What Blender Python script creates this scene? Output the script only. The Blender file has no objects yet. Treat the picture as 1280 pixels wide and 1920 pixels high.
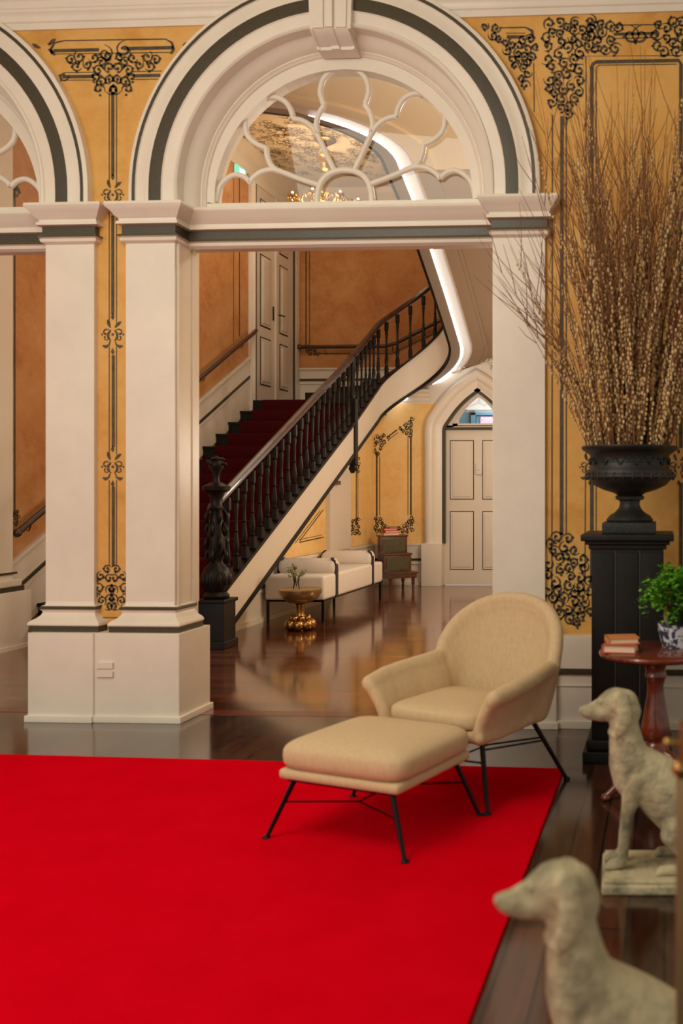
import bpy, bmesh, math, random
from mathutils import Vector, Matrix, noise
PI = math.pi
sc = bpy.context.scene
COL = sc.collection
# ------------------------------------------------------------------ camera
FPX, CX, CY, EYE, PSI = 1758.0, 1143.0, 919.0, 1.22, math.radians(3.32)
cd = bpy.data.cameras.new('camera')
cam = bpy.data.objects.new('camera', cd)
COL.objects.link(cam)
sc.camera = cam
cam.location = (0, 0, EYE)
cam.rotation_euler = (PI/2, 0, PSI)
cd.sensor_fit = 'VERTICAL'
cd.sensor_height = 36
cd.lens = FPX*36/1920
cd.shift_x = (640-CX)/1920
cd.shift_y = (CY-960)/1920
cd.clip_start = .05
cd.dof.use_dof = True
cd.dof.focus_distance = 8.6
cd.dof.aperture_fstop = 2.6
# ------------------------------------------------------------------ world, exposure, lights
w = bpy.data.worlds.new('world')
sc.world = w
w.use_nodes = True
w.node_tree.nodes['Background'].inputs[0].default_value = (1, .91, .76, 1)
w.node_tree.nodes['Background'].inputs[1].default_value = .55
sc.view_settings.view_transform = 'Standard'
sc.view_settings.look = 'None'
sc.view_settings.gamma = 1
sc.view_settings.exposure = 0
def area(name, loc, target, sx, sy, power, col):
    l = bpy.data.lights.new(name, 'AREA')
    l.shape = 'RECTANGLE'; l.size = sx; l.size_y = sy; l.energy = power; l.color = col
    o = bpy.data.objects.new(name, l); COL.objects.link(o)
    o.location = loc
    o.rotation_euler = (Vector(target)-Vector(loc)).to_track_quat('-Z', 'Y').to_euler()
    return o
def point(name, loc, power, col, r=.08):
    l = bpy.data.lights.new(name, 'POINT'); l.energy = power; l.color = col; l.shadow_soft_size = r
    o = bpy.data.objects.new(name, l); COL.objects.link(o); o.location = loc
    return o
area('lounge_left_fill', (-4.4, -1.6, 3.0), (-1.6, 4.6, 1.7), 3.4, 2.4, 96, (1, 1, .87))  # added soft light from the left behind the camera, no window there
area('lounge_ceiling_light', (-1.9, 2.2, 3.9), (-1.6, 3.2, 0), 2.4, 2.4, 52, (1, .98, .84))  # unseen overhead area light added for the lounge, no fitting
point('hall_fill', (-1.15, 6.6, 3.5), 46, (1, .92, .80), .2)  # added out-of-view point light, brightens the hall and slab underside
point('lounge_cornice_fill', (-1.9, 1.7, 3.1), 54, (1, .97, .81), .35)  # added above the frame to lift the cornice and arch, no chandelier here
point('hall_wall_fill', (-.8, 8.4, 1.5), 62, (1, .93, .82), .15)  # fill added behind the right pilaster to brighten the under-stair wall
area('stairwell_fill', (-4.3, 9.6, 5.2), (-4.3, 9.8, 2), 1.2, 1.6, 26, (1, .90, .76))  # added ambient light below the stairwell ceiling, no fixture
point('entry_fill', (-1.6, 10.2, 1.9), 34, (1, .92, .78), .12)  # hidden fill added near the gothic door, no lamp stands there
# ------------------------------------------------------------------ pixel ray helpers (points on real planes of the room)
_F = (-math.sin(PSI), math.cos(PSI)); _R = (math.cos(PSI), math.sin(PSI))
def ray(x, y):
    a = (x-CX)/FPX
    return (_F[0]+_R[0]*a, _F[1]+_R[1]*a, (CY-y)/FPX)
def atY(x, y, Y):
    d = ray(x, y); t = Y/d[1]
    return Vector((d[0]*t, Y, EYE+d[2]*t))
def atX(x, y, X):
    d = ray(x, y); t = X/d[0]
    return Vector((X, d[1]*t, EYE+d[2]*t))
# ------------------------------------------------------------------ materials
def lin(c):
    return tuple(((v/255)/12.92 if v/255 <= .04045 else ((v/255+.055)/1.055)**2.4) for v in c)+(1,)
def newmat(name):
    m = bpy.data.materials.new(name); m.use_nodes = True
    nt = m.node_tree
    return m, nt, nt.nodes['Principled BSDF']
def mat(name, rgb, rough=.5, metal=0, rgb2=None, scale=8, bump=0, bscale=60, coat=0, detail=4, spec=.5, stretch=(1, 1, 1), lo=.35, hi=.65):
    m, nt, b = newmat(name)
    N, L = nt.nodes, nt.links
    b.inputs['Roughness'].default_value = rough
    b.inputs['Metallic'].default_value = metal
    b.inputs['Specular IOR Level'].default_value = spec
    if coat:
        b.inputs['Coat Weight'].default_value = coat; b.inputs['Coat Roughness'].default_value = .08
    tc = N.new('ShaderNodeTexCoord'); mp = N.new('ShaderNodeMapping'); mp.inputs['Scale'].default_value = stretch
    L.new(tc.outputs['Object'], mp.inputs[0])
    if rgb2:
        n = N.new('ShaderNodeTexNoise'); n.inputs['Scale'].default_value = scale; n.inputs['Detail'].default_value = detail
        n.inputs['Roughness'].default_value = .65
        L.new(mp.outputs[0], n.inputs['Vector'])
        r = N.new('ShaderNodeValToRGB')
        r.color_ramp.elements[0].position = lo; r.color_ramp.elements[0].color = lin(rgb)
        r.color_ramp.elements[1].position = hi; r.color_ramp.elements[1].color = lin(rgb2)
        L.new(n.outputs['Fac'], r.inputs[0]); L.new(r.outputs[0], b.inputs['Base Color'])
    else:
        b.inputs['Base Color'].default_value = lin(rgb)
    if bump:
        n2 = N.new('ShaderNodeTexNoise'); n2.inputs['Scale'].default_value = bscale; n2.inputs['Detail'].default_value = 3
        L.new(mp.outputs[0], n2.inputs['Vector'])
        bp = N.new('ShaderNodeBump'); bp.inputs['Strength'].default_value = bump; bp.inputs['Distance'].default_value = .01
        L.new(n2.outputs['Fac'], bp.inputs['Height']); L.new(bp.outputs[0], b.inputs['Normal'])
    return m
def plaster(name, a, b_, c):
    m, nt, b = newmat(name)
    N, L = nt.nodes, nt.links
    tc = N.new('ShaderNodeTexCoord')
    n1 = N.new('ShaderNodeTexNoise'); n1.inputs['Scale'].default_value = 2.2; n1.inputs['Detail'].default_value = 8; n1.inputs['Roughness'].default_value = .62
    n1.inputs['Distortion'].default_value = .6
    n2 = N.new('ShaderNodeTexNoise'); n2.inputs['Scale'].default_value = 14; n2.inputs['Detail'].default_value = 8; n2.inputs['Roughness'].default_value = .7
    for n in (n1, n2): L.new(tc.outputs['Object'], n.inputs['Vector'])
    r = N.new('ShaderNodeValToRGB')
    e = r.color_ramp.elements
    e[0].position = .32; e[0].color = lin(a); e[1].position = .70; e[1].color = lin(c)
    k = e.new(.5); k.color = lin(b_)
    mx = N.new('ShaderNodeMath'); mx.operation = 'MULTIPLY_ADD'; mx.inputs[1].default_value = .35
    sub = N.new('ShaderNodeMath'); sub.operation = 'MULTIPLY_ADD'; sub.inputs[1].default_value = .7; sub.inputs[2].default_value = -.02
    L.new(n1.outputs['Fac'], sub.inputs[0])
    L.new(n2.outputs['Fac'], mx.inputs[0]); L.new(sub.outputs[0], mx.inputs[2])
    L.new(mx.outputs[0], r.inputs[0]); L.new(r.outputs[0], b.inputs['Base Color'])
    b.inputs['Roughness'].default_value = .62
    b.inputs['Specular IOR Level'].default_value = .25
    return m
def planks(name, along_x, c1, c2, rough):
    m, nt, b = newmat(name)
    N, L = nt.nodes, nt.links
    tc = N.new('ShaderNodeTexCoord'); mp = N.new('ShaderNodeMapping')
    if not along_x: mp.inputs['Rotation'].default_value = (0, 0, PI/2)
    L.new(tc.outputs['Object'], mp.inputs[0])
    br = N.new('ShaderNodeTexBrick')
    br.inputs['Scale'].default_value = 1; br.inputs['Brick Width'].default_value = 1.9; br.inputs['Row Height'].default_value = .105
    br.inputs['Mortar Size'].default_value = .0038; br.inputs['Bias'].default_value = 0
    br.inputs['Color1'].default_value = lin(c1); br.inputs['Color2'].default_value = lin(c2); br.inputs['Mortar'].default_value = lin((14, 9, 7))
    br.offset_frequency = 2; br.offset = .37
    L.new(mp.outputs[0], br.inputs['Vector'])
    mp2 = N.new('ShaderNodeMapping'); mp2.inputs['Scale'].default_value = (1.4, 22, 1) if along_x else (22, 1.4, 1)
    L.new(tc.outputs['Object'], mp2.inputs[0])
    n = N.new('ShaderNodeTexNoise'); n.inputs['Scale'].default_value = 2; n.inputs['Detail'].default_value = 6
    L.new(mp2.outputs[0], n.inputs['Vector'])
    mix = N.new('ShaderNodeMix'); mix.data_type = 'RGBA'; mix.blend_type = 'MULTIPLY'
    mix.inputs[0].default_value = .8
    rr = N.new('ShaderNodeValToRGB'); rr.color_ramp.elements[0].position = .3; rr.color_ramp.elements[0].color = (.45, .45, .45, 1)
    rr.color_ramp.elements[1].position = .75; rr.color_ramp.elements[1].color = (1.35, 1.25, 1.2, 1)
    L.new(n.outputs['Fac'], rr.inputs[0]); L.new(br.outputs['Color'], mix.inputs[6]); L.new(rr.outputs[0], mix.inputs[7])
    L.new(mix.outputs[2], b.inputs['Base Color'])
    n3 = N.new('ShaderNodeTexNoise'); n3.inputs['Scale'].default_value = 3.5; n3.inputs['Detail'].default_value = 5
    L.new(tc.outputs['Object'], n3.inputs['Vector'])
    r3 = N.new('ShaderNodeMapRange'); r3.inputs[3].default_value = rough*.6; r3.inputs[4].default_value = rough*1.5
    L.new(n3.outputs['Fac'], r3.inputs[0]); L.new(r3.outputs[0], b.inputs['Roughness'])
    bp = N.new('ShaderNodeBump'); bp.inputs['Strength'].default_value = .16; bp.inputs['Distance'].default_value = .004
    ad = N.new('ShaderNodeMath'); ad.operation = 'MULTIPLY_ADD'; ad.inputs[1].default_value = .35
    L.new(n.outputs['Fac'], ad.inputs[0]); L.new(br.outputs['Fac'], ad.inputs[2])
    iv = N.new('ShaderNodeMath'); iv.operation = 'SUBTRACT'; iv.inputs[0].default_value = 1
    L.new(ad.outputs[0], iv.inputs[1]); L.new(iv.outputs[0], bp.inputs['Height']); L.new(bp.outputs[0], b.inputs['Normal'])
    b.inputs['Specular IOR Level'].default_value = .5
    b.inputs['Coat Weight'].default_value = .5; b.inputs['Coat Roughness'].default_value = .09; b.inputs['Coat IOR'].default_value = 1.5
    return m
def glass(name, tint=(1, 1, 1, 1)):
    m, nt, b = newmat(name)
    N, L = nt.nodes, nt.links
    tr = N.new('ShaderNodeBsdfTransparent'); gl = N.new('ShaderNodeBsdfGlossy'); gl.inputs['Roughness'].default_value = .02
    tr.inputs[0].default_value = tint
    fr = N.new('ShaderNodeFresnel'); fr.inputs[0].default_value = 1.45
    mx = N.new('ShaderNodeMixShader')
    L.new(fr.outputs[0], mx.inputs[0]); L.new(tr.outputs[0], mx.inputs[1]); L.new(gl.outputs[0], mx.inputs[2])
    L.new(mx.outputs[0], N['Material Output'].inputs[0])
    return m
def emit(name, rgb, s):
    m, nt, b = newmat(name)
    b.inputs['Base Color'].default_value = (0, 0, 0, 1)
    b.inputs['Emission Color'].default_value = rgb; b.inputs['Emission Strength'].default_value = s
    return m
M = {}
M['white'] = mat('cream_paint', (224, 213, 197), .38, rgb2=(232, 221, 204), scale=3)
M['white2'] = mat('hall_cream_paint', (222, 211, 196), .4)
M['dark'] = mat('dark_green_paint', (54, 48, 33), .4, rgb2=(74, 65, 44), scale=160, detail=2)
M['olive'] = mat('olive_gilt', (128, 112, 66), .4, metal=.2)
M['plaster'] = plaster('ochre_plaster', (196, 138, 62), (216, 164, 88), (226, 182, 112))
M['plaster2'] = plaster('deep_orange_plaster', (166, 106, 58), (188, 132, 80), (200, 152, 102))
M['plaster3'] = plaster('golden_plaster', (226, 176, 106), (238, 198, 128), (244, 210, 150))
M['stencil'] = mat('stencil_paint', (54, 48, 34), .6, rgb2=(84, 74, 50), scale=30)
M['floor_a'] = planks('dark_boards_lounge', False, (44, 23, 14), (82, 44, 26), .16)
M['floor_b'] = planks('dark_boards_hall', True, (84, 42, 25), (132, 72, 43), .13)
M['ceil'] = mat('ceiling_paint', (224, 208, 176), .7)
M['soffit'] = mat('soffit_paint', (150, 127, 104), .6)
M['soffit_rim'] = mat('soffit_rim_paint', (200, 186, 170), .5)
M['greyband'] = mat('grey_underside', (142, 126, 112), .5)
M['wood'] = mat('black_stained_wood', (12, 9, 8), .42, rgb2=(23, 16, 13), scale=10, stretch=(1, 1, 1), spec=.3)
M['railwood'] = mat('handrail_wood', (52, 33, 25), .36, rgb2=(76, 50, 38), scale=12, coat=.2)
M['runner'] = mat('crimson_runner', (56, 8, 11), .95, rgb2=(74, 12, 16), scale=60, bump=.3, bscale=400, spec=.1)
M['rug'] = mat('red_rug_pile', (212, 2, 24), .95, rgb2=(219, 4, 28), scale=5, bump=.5, bscale=500, spec=0)
M['linen'] = mat('beige_linen', (200, 172, 133), .9, rgb2=(208, 182, 145), scale=90, bump=.25, bscale=700, spec=.15, stretch=(1, 1, .25))
M['metal'] = mat('black_steel', (24, 24, 26), .38, metal=.7)
M['iron'] = mat('black_cast_iron', (19, 19, 18), .5, rgb2=(30, 30, 26), scale=20, bump=.2, bscale=120)
M['pedestal'] = mat('black_painted_wood', (13, 13, 12), .45, rgb2=(19, 18, 16), scale=10, spec=.3)
M['stone'] = mat('weathered_stone', (108, 104, 82), .85, rgb2=(184, 172, 138), scale=7, bump=.7, bscale=40, detail=10, lo=.34, hi=.56)
M['mahogany'] = mat('mahogany', (86, 32, 18), .25, rgb2=(120, 50, 28), scale=14, coat=.4, stretch=(1, 6, 1))
M['darkmahog'] = mat('dark_mahogany', (70, 34, 22), .35, rgb2=(96, 50, 32), scale=12, coat=.2)
M['greenleather'] = mat('green_leather', (66, 60, 32), .5, rgb2=(84, 76, 44), scale=40)
M['ivory'] = mat('ivory_upholstery', (222, 212, 200), .75, rgb2=(228, 219, 208), scale=80, bump=.1, bscale=500)
M['strap'] = mat('black_leather_strap', (30, 28, 28), .45)
M['brass'] = mat('aged_brass', (170, 132, 78), .25, metal=1)
M['softgold'] = mat('champagne_brass', (176, 150, 108), .3, metal=.85)
M['gild'] = mat('gilt', (196, 150, 70), .3, metal=.9)
M['branch'] = mat('willow_bark', (92, 54, 28), .7, rgb2=(140, 88, 46), scale=30)
M['catkin'] = mat('grey_catkin', (186, 154, 100), .9, rgb2=(214, 186, 136), scale=60)
M['fern'] = mat('fern_green', (58, 130, 22), .55, rgb2=(116, 178, 44), scale=16)
M['fernstem'] = mat('fern_stem', (44, 60, 20), .6)
M['bookorange'] = mat('orange_cloth_cover', (196, 126, 66), .7)
M['bookred'] = mat('rust_cloth_cover', (180, 84, 56), .7)
M['red'] = mat('red_cloth_cover', (190, 38, 34), .6)
M['pages'] = mat('book_pages', (226, 200, 172), .8)
M['doorpaint'] = mat('door_paint', (214, 202, 186), .4)
M['line'] = mat('dark_painted_line', (44, 42, 38), .5)
M['glass'] = glass('clear_glass')
M['leaf'] = mat('dried_leaf', (120, 124, 96), .8, rgb2=(178, 176, 146), scale=50)
M['led'] = emit('led_strip', (.86, .92, 1, 1), 5.5)
M['bulb'] = emit('warm_bulb', (1, .75, .42, 1), 12)
M['exit'] = emit('exit_green', (.25, .75, .5, 1), 1.2)
M['exitw'] = emit('exit_white', (.8, .95, 1, 1), 2.5)
# ------------------------------------------------------------------ mesh builder
def off2d(path, d):
    n = len(path); out = []
    for i, p in enumerate(path):
        dirs = []
        if i > 0: dirs.append(Vector((p[0]-path[i-1][0], p[1]-path[i-1][1])).normalized())
        if i < n-1: dirs.append(Vector((path[i+1][0]-p[0], path[i+1][1]-p[1])).normalized())
        ns = [Vector((a.y, -a.x)) for a in dirs]
        if len(ns) == 1: m = ns[0]
        else:
            m = ns[0]+ns[1]
            if m.length < 1e-6: m = ns[0]
            else:
                m.normalize(); m = m/max(.25, m.dot(ns[0]))
        out.append((p[0]+m.x*d, p[1]+m.y*d))
    return out
class MB:
    def __init__(s): s.v = []; s.f = []; s.m = []
    def add(s, vs, fs, mi=0):
        o = len(s.v); s.v += [tuple(v) for v in vs]
        for f in fs: s.f.append(tuple(o+i for i in f)); s.m.append(mi)
    def box(s, x0, x1, y0, y1, z0, z1, mi=0, bev=0, mtx=None):
        if bev:
            bm = bmesh.new(); bmesh.ops.create_cube(bm, size=1)
            for v in bm.verts: v.co = Vector(((x0+x1)/2+v.co.x*(x1-x0), (y0+y1)/2+v.co.y*(y1-y0), (z0+z1)/2+v.co.z*(z1-z0)))
            bmesh.ops.bevel(bm, geom=bm.edges[:], offset=bev, segments=3, affect='EDGES', profile=.6)
            bm.verts.index_update()
            vs = [v.co.copy() for v in bm.verts]; fs = [[v.index for v in f.verts] for f in bm.faces]; bm.free()
        else:
            vs = [Vector(p) for p in ((x0, y0, z0), (x1, y0, z0), (x1, y1, z0), (x0, y1, z0), (x0, y0, z1), (x1, y0, z1), (x1, y1, z1), (x0, y1, z1))]
            fs = [(0, 3, 2, 1), (4, 5, 6, 7), (0, 1, 5, 4), (1, 2, 6, 5), (2, 3, 7, 6), (3, 0, 4, 7)]
        if mtx: vs = [mtx @ v for v in vs]
        s.add(vs, fs, mi); return s
    def prism(s, poly, a, b, axis='y', mi=0, mtx=None):
        n = len(poly)
        if axis == 'y': P = lambda p, t: Vector((p[0], t, p[1]))
        elif axis == 'x': P = lambda p, t: Vector((t, p[0], p[1]))
        else: P = lambda p, t: Vector((p[0], p[1], t))
        vs = [P(p, a) for p in poly]+[P(p, b) for p in poly]
        if mtx: vs = [mtx @ v for v in vs]
        fs = [tuple(range(n)), tuple(range(2*n-1, n-1, -1))]+[(i, (i+1) % n, n+(i+1) % n, n+i) for i in range(n)]
        s.add(vs, fs, mi); return s
    def sweep(s, path, prof, mode='plan', mats=None, caps=True):
        # prof: (off to the right of travel, level)
        rings = [off2d(path, o) for o, _ in prof]
        vs = []
        for (o, z), r in zip(prof, rings):
            for p in r: vs.append((p[0], p[1], z) if mode == 'plan' else (p[0], z, p[1]))
        n = len(path)
        for j in range(len(prof)-1):
            mi = mats[j] if mats else 0
            o = len(s.v)
            seg = vs[j*n:(j+2)*n]
            s.add(seg, [(i, i+1, n+i+1, n+i) for i in range(n-1)], mi)
        return s
    def tube(s, pts, r, seg=8, mi=0, caps=True, closed=False, flat=None):
        pts = [Vector(p) for p in pts]; n = len(pts)
        rs = r if isinstance(r, (list, tuple)) else [r]*n
        up = None; vs = []
        for i, p in enumerate(pts):
            t = (pts[min(i+1, n-1)]-pts[max(i-1, 0)])
            t = t.normalized() if t.length > 1e-9 else Vector((0, 0, 1))
            if up is None:
                up = Vector((0, 0, 1)) if abs(t.z) < .9 else Vector((0, 1, 0))
            a = (up-t*up.dot(t)).normalized(); b = t.cross(a); up = a
            for k in range(seg):
                q = 2*PI*k/seg
                vs.append(p+(a*math.cos(q)+b*math.sin(q))*rs[i])
        fs = [(i*seg+k, i*seg+(k+1) % seg, (i+1)*seg+(k+1) % seg, (i+1)*seg+k) for i in range(n-1) for k in range(seg)]
        if caps: fs += [tuple(range(seg-1, -1, -1)), tuple(range((n-1)*seg, n*seg))]
        s.add(vs, fs, mi); return s
    def lathe(s, prof, c=(0, 0, 0), seg=20, mi=0, mtx=None):
        vs = []; n = len(prof)
        for r, z in prof:
            for k in range(seg):
                q = 2*PI*k/seg; v = Vector((r*math.cos(q), r*math.sin(q), z))
                if mtx: v = mtx @ v
                vs.append(v+Vector(c))
        fs = [(i*seg+k, i*seg+(k+1) % seg, (i+1)*seg+(k+1) % seg, (i+1)*seg+k) for i in range(n-1) for k in range(seg)]
        fs += [tuple(range(seg-1, -1, -1)), tuple(range((n-1)*seg, n*seg))]
        s.add(vs, fs, mi); return s
    def ell(s, c, r, seg=12, rings=8, mi=0, mtx=None, e=(1, 1)):
        sg = lambda v, p: math.copysign(abs(v)**p, v)
        if not isinstance(r, (tuple, list)): r = (r, r, r)
        vs = []; c = Vector(c)
        for i in range(rings+1):
            t = -PI/2+PI*i/rings
            for k in range(seg):
                q = 2*PI*k/seg
                v = Vector((r[0]*sg(math.cos(t), e[0])*sg(math.cos(q), e[1]), r[1]*sg(math.cos(t), e[0])*sg(math.sin(q), e[1]), r[2]*sg(math.sin(t), e[0])))
                if mtx: v = mtx @ v
                vs.append(c+v)
        fs = [(i*seg+k, i*seg+(k+1) % seg, (i+1)*seg+(k+1) % seg, (i+1)*seg+k) for i in range(rings) for k in range(seg)]
        s.add(vs, fs, mi); return s
    def build(s, name, mats, parent=None, smooth=35, weld=True, recalc=True):
        me = bpy.data.meshes.new(name)
        me.from_pydata(s.v, [], s.f)
        if not isinstance(mats, (list, tuple)): mats = [mats]
        for m in mats: me.materials.append(m)
        me.polygons.foreach_set('material_index', s.m)
        bm = bmesh.new(); bm.from_mesh(me)
        if weld: bmesh.ops.remove_doubles(bm, verts=bm.verts, dist=1e-5)
        loose = [v for v in bm.verts if not v.link_faces]
        if loose: bmesh.ops.delete(bm, geom=loose, context='VERTS')
        if recalc: bmesh.ops.recalc_face_normals(bm, faces=bm.faces)
        bm.to_mesh(me); bm.free()
        if smooth:
            me.polygons.foreach_set('use_smooth', [True]*len(me.polygons))
            me.set_sharp_from_angle(angle=math.radians(smooth))
        o = bpy.data.objects.new(name, me); COL.objects.link(o)
        if parent: o.parent = parent
        return o
def tag(o, label=None, cat=None, group=None, kind=None):
    if label: o['label'] = label
    if cat: o['category'] = cat
    if group: o['group'] = group
    if kind: o['kind'] = kind
    return o
def empty(name, loc, rz, label, cat, group=None):
    o = bpy.data.objects.new(name, None); COL.objects.link(o)
    o.location = loc; o.rotation_euler = (0, 0, rz); o.empty_display_size = .1
    return tag(o, label, cat, group)
def struct(o): o['kind'] = 'structure'; return o
def remeshed(mb, name, mats, voxel, smooth=6, parent=None):
    t = mb.build('tmp', mats, smooth=0, weld=False, recalc=False)
    a = t.modifiers.new('r', 'REMESH'); a.mode = 'VOXEL'; a.voxel_size = voxel; a.use_smooth_shade = True
    b = t.modifiers.new('s', 'SMOOTH'); b.iterations = smooth; b.factor = .5
    bpy.context.view_layer.update()
    dg = bpy.context.evaluated_depsgraph_get()
    me = bpy.data.meshes.new_from_object(t.evaluated_get(dg))
    me.name = name
    bpy.data.objects.remove(t)
    if not me.materials: me.materials.append(mats)
    me.polygons.foreach_set('use_smooth', [True]*len(me.polygons))
    o = bpy.data.objects.new(name, me); COL.objects.link(o)
    if parent: o.parent = parent
    return o
def chain(mb, pts, step=.4, sq=(1, 1, 1)):
    # pts: (x, y, z, r) joined by overlapping balls
    for a, b in zip(pts, pts[1:]):
        A = Vector(a[:3]); B = Vector(b[:3]); L = (B-A).length
        n = max(1, int(L/(min(a[3], b[3])*step)))
        for i in range(n+1):
            t = i/n; r = a[3]+(b[3]-a[3])*t
            mb.ell(A.lerp(B, t), (r*sq[0], r*sq[1], r*sq[2]), 14, 8)
def smooth_path(pts, k=6):
    # Catmull-Rom through the points
    P = [Vector(p) for p in pts]; out = []
    for i in range(len(P)-1):
        p0 = P[max(i-1, 0)]; p1 = P[i]; p2 = P[i+1]; p3 = P[min(i+2, len(P)-1)]
        for j in range(k):
            t = j/k
            out.append(.5*((2*p1)+(p2-p0)*t+(2*p0-5*p1+4*p2-p3)*t*t+(3*p1-p0-3*p2+p3)*t**3))
    out.append(P[-1]); return out
# ================================================================== SETTING
ACX, AZ = -1.745, 2.82          # arch centre and springing height
LCX = -4.17
CENTRES = (ACX, LCX)
def arcpath(cx, r, z0, n=40):
    pts = [(cx-r, z0)]
    for i in range(n+1):
        a = PI-PI*i/n
        pts.append((cx+r*math.cos(a), AZ+r*math.sin(a)))
    pts.append((cx+r, z0)); return pts
# ---- floor
struct(MB().box(-7, 3, -3, 4.98, -.05, 0).build('floor', M['floor_a']))
struct(MB().box(-5.3, -.3, 4.98, 12.85, -.05, 0).build('floor', M['floor_b']))
struct(MB().box(-5.2, -.4, 4.955, 5.06, 0, .0015).build('trim_1', M['mahogany']))
# ---- arcade wall
wb = MB()
Y0, Y1, ZT = 4.875, 5.10, 4.05
for x0, x1 in ((-6.6, LCX-.86), (LCX+.86, ACX-.86), (ACX+.86, 3.0)):
    wb.box(x0, x1, Y0, Y1, 0, AZ)
for x0, x1 in ((-6.6, LCX-.88), (LCX+.88, ACX-.88), (ACX+.88, 3.0)):
    wb.box(x0, x1, Y0, Y1, AZ, ZT)
for cx in CENTRES:
    n = 40; r = .88
    for i in range(n):
        a = PI-PI*i/n; b = PI-PI*(i+1)/n
        pa = (cx+r*math.cos(a), AZ+r*math.sin(a)); pb = (cx+r*math.cos(b), AZ+r*math.sin(b))
        wb.prism([pa, pb, (pb[0], ZT), (pa[0], ZT)], Y0, Y1)
arc_wall = struct(wb.build('wall_front', M['plaster'], smooth=0))
# cornice
cp = [(0, 3.70), (.02, 3.70), (.02, 3.735), (.032, 3.74), (.032, 3.755), (.045, 3.775), (.06, 3.785), (.06, 3.80), (.066, 3.803), (.066, 3.84), (.08, 3.85), (.12, 3.93), (.2, 3.98), (.2, 4.05)]
cp = [(o*.6 if z < 3.93 else o, z) for o, z in cp]
cb = MB(); cb.sweep([(-6.6, Y0), (3.0, Y0)], cp)
struct(cb.build('trim_2', M['white']))
struct(MB().box(-6.6, 3, -3, 5.0, 4.04, 4.1).build('ceiling', M['ceil']))
# archivolts
def inward(lst): return [(1.10-r, y) for r, y in lst]
av = [(1.10, 4.88), (1.10, 4.868), (1.084, 4.862), (1.080, 4.862), (1.062, 4.862), (1.057, 4.868), (1.02, 4.872), (1.01, 4.868), (.99, 4.866), (.922, 4.866), (.915, 4.872), (.862, 4.876), (.856, 4.866), (.846, 4.864),
      (.838, 4.872), (.834, 4.90), (.822, 4.915), (.80, 4.93), (.785, 4.955), (.778, 4.975), (.772, 4.975), (.766, 4.985), (.758, 4.99), (.752, 5.005)]
av = [(r, y-.036 if .835 < r < 1.0999 or (r == 1.10 and y < 4.87) else y) for r, y in av]
amats = [0]*(len(av)-1); amats[3] = 1; amats[8] = 1
for i, cx in enumerate(CENTRES):
    mb = MB(); mb.sweep(arcpath(cx, 1.10, 2.735, 48), inward(av), 'xz', amats)
    struct(mb.build('trim_%d' % (3+i), [M['white'], M['dark']], smooth=28))
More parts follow.
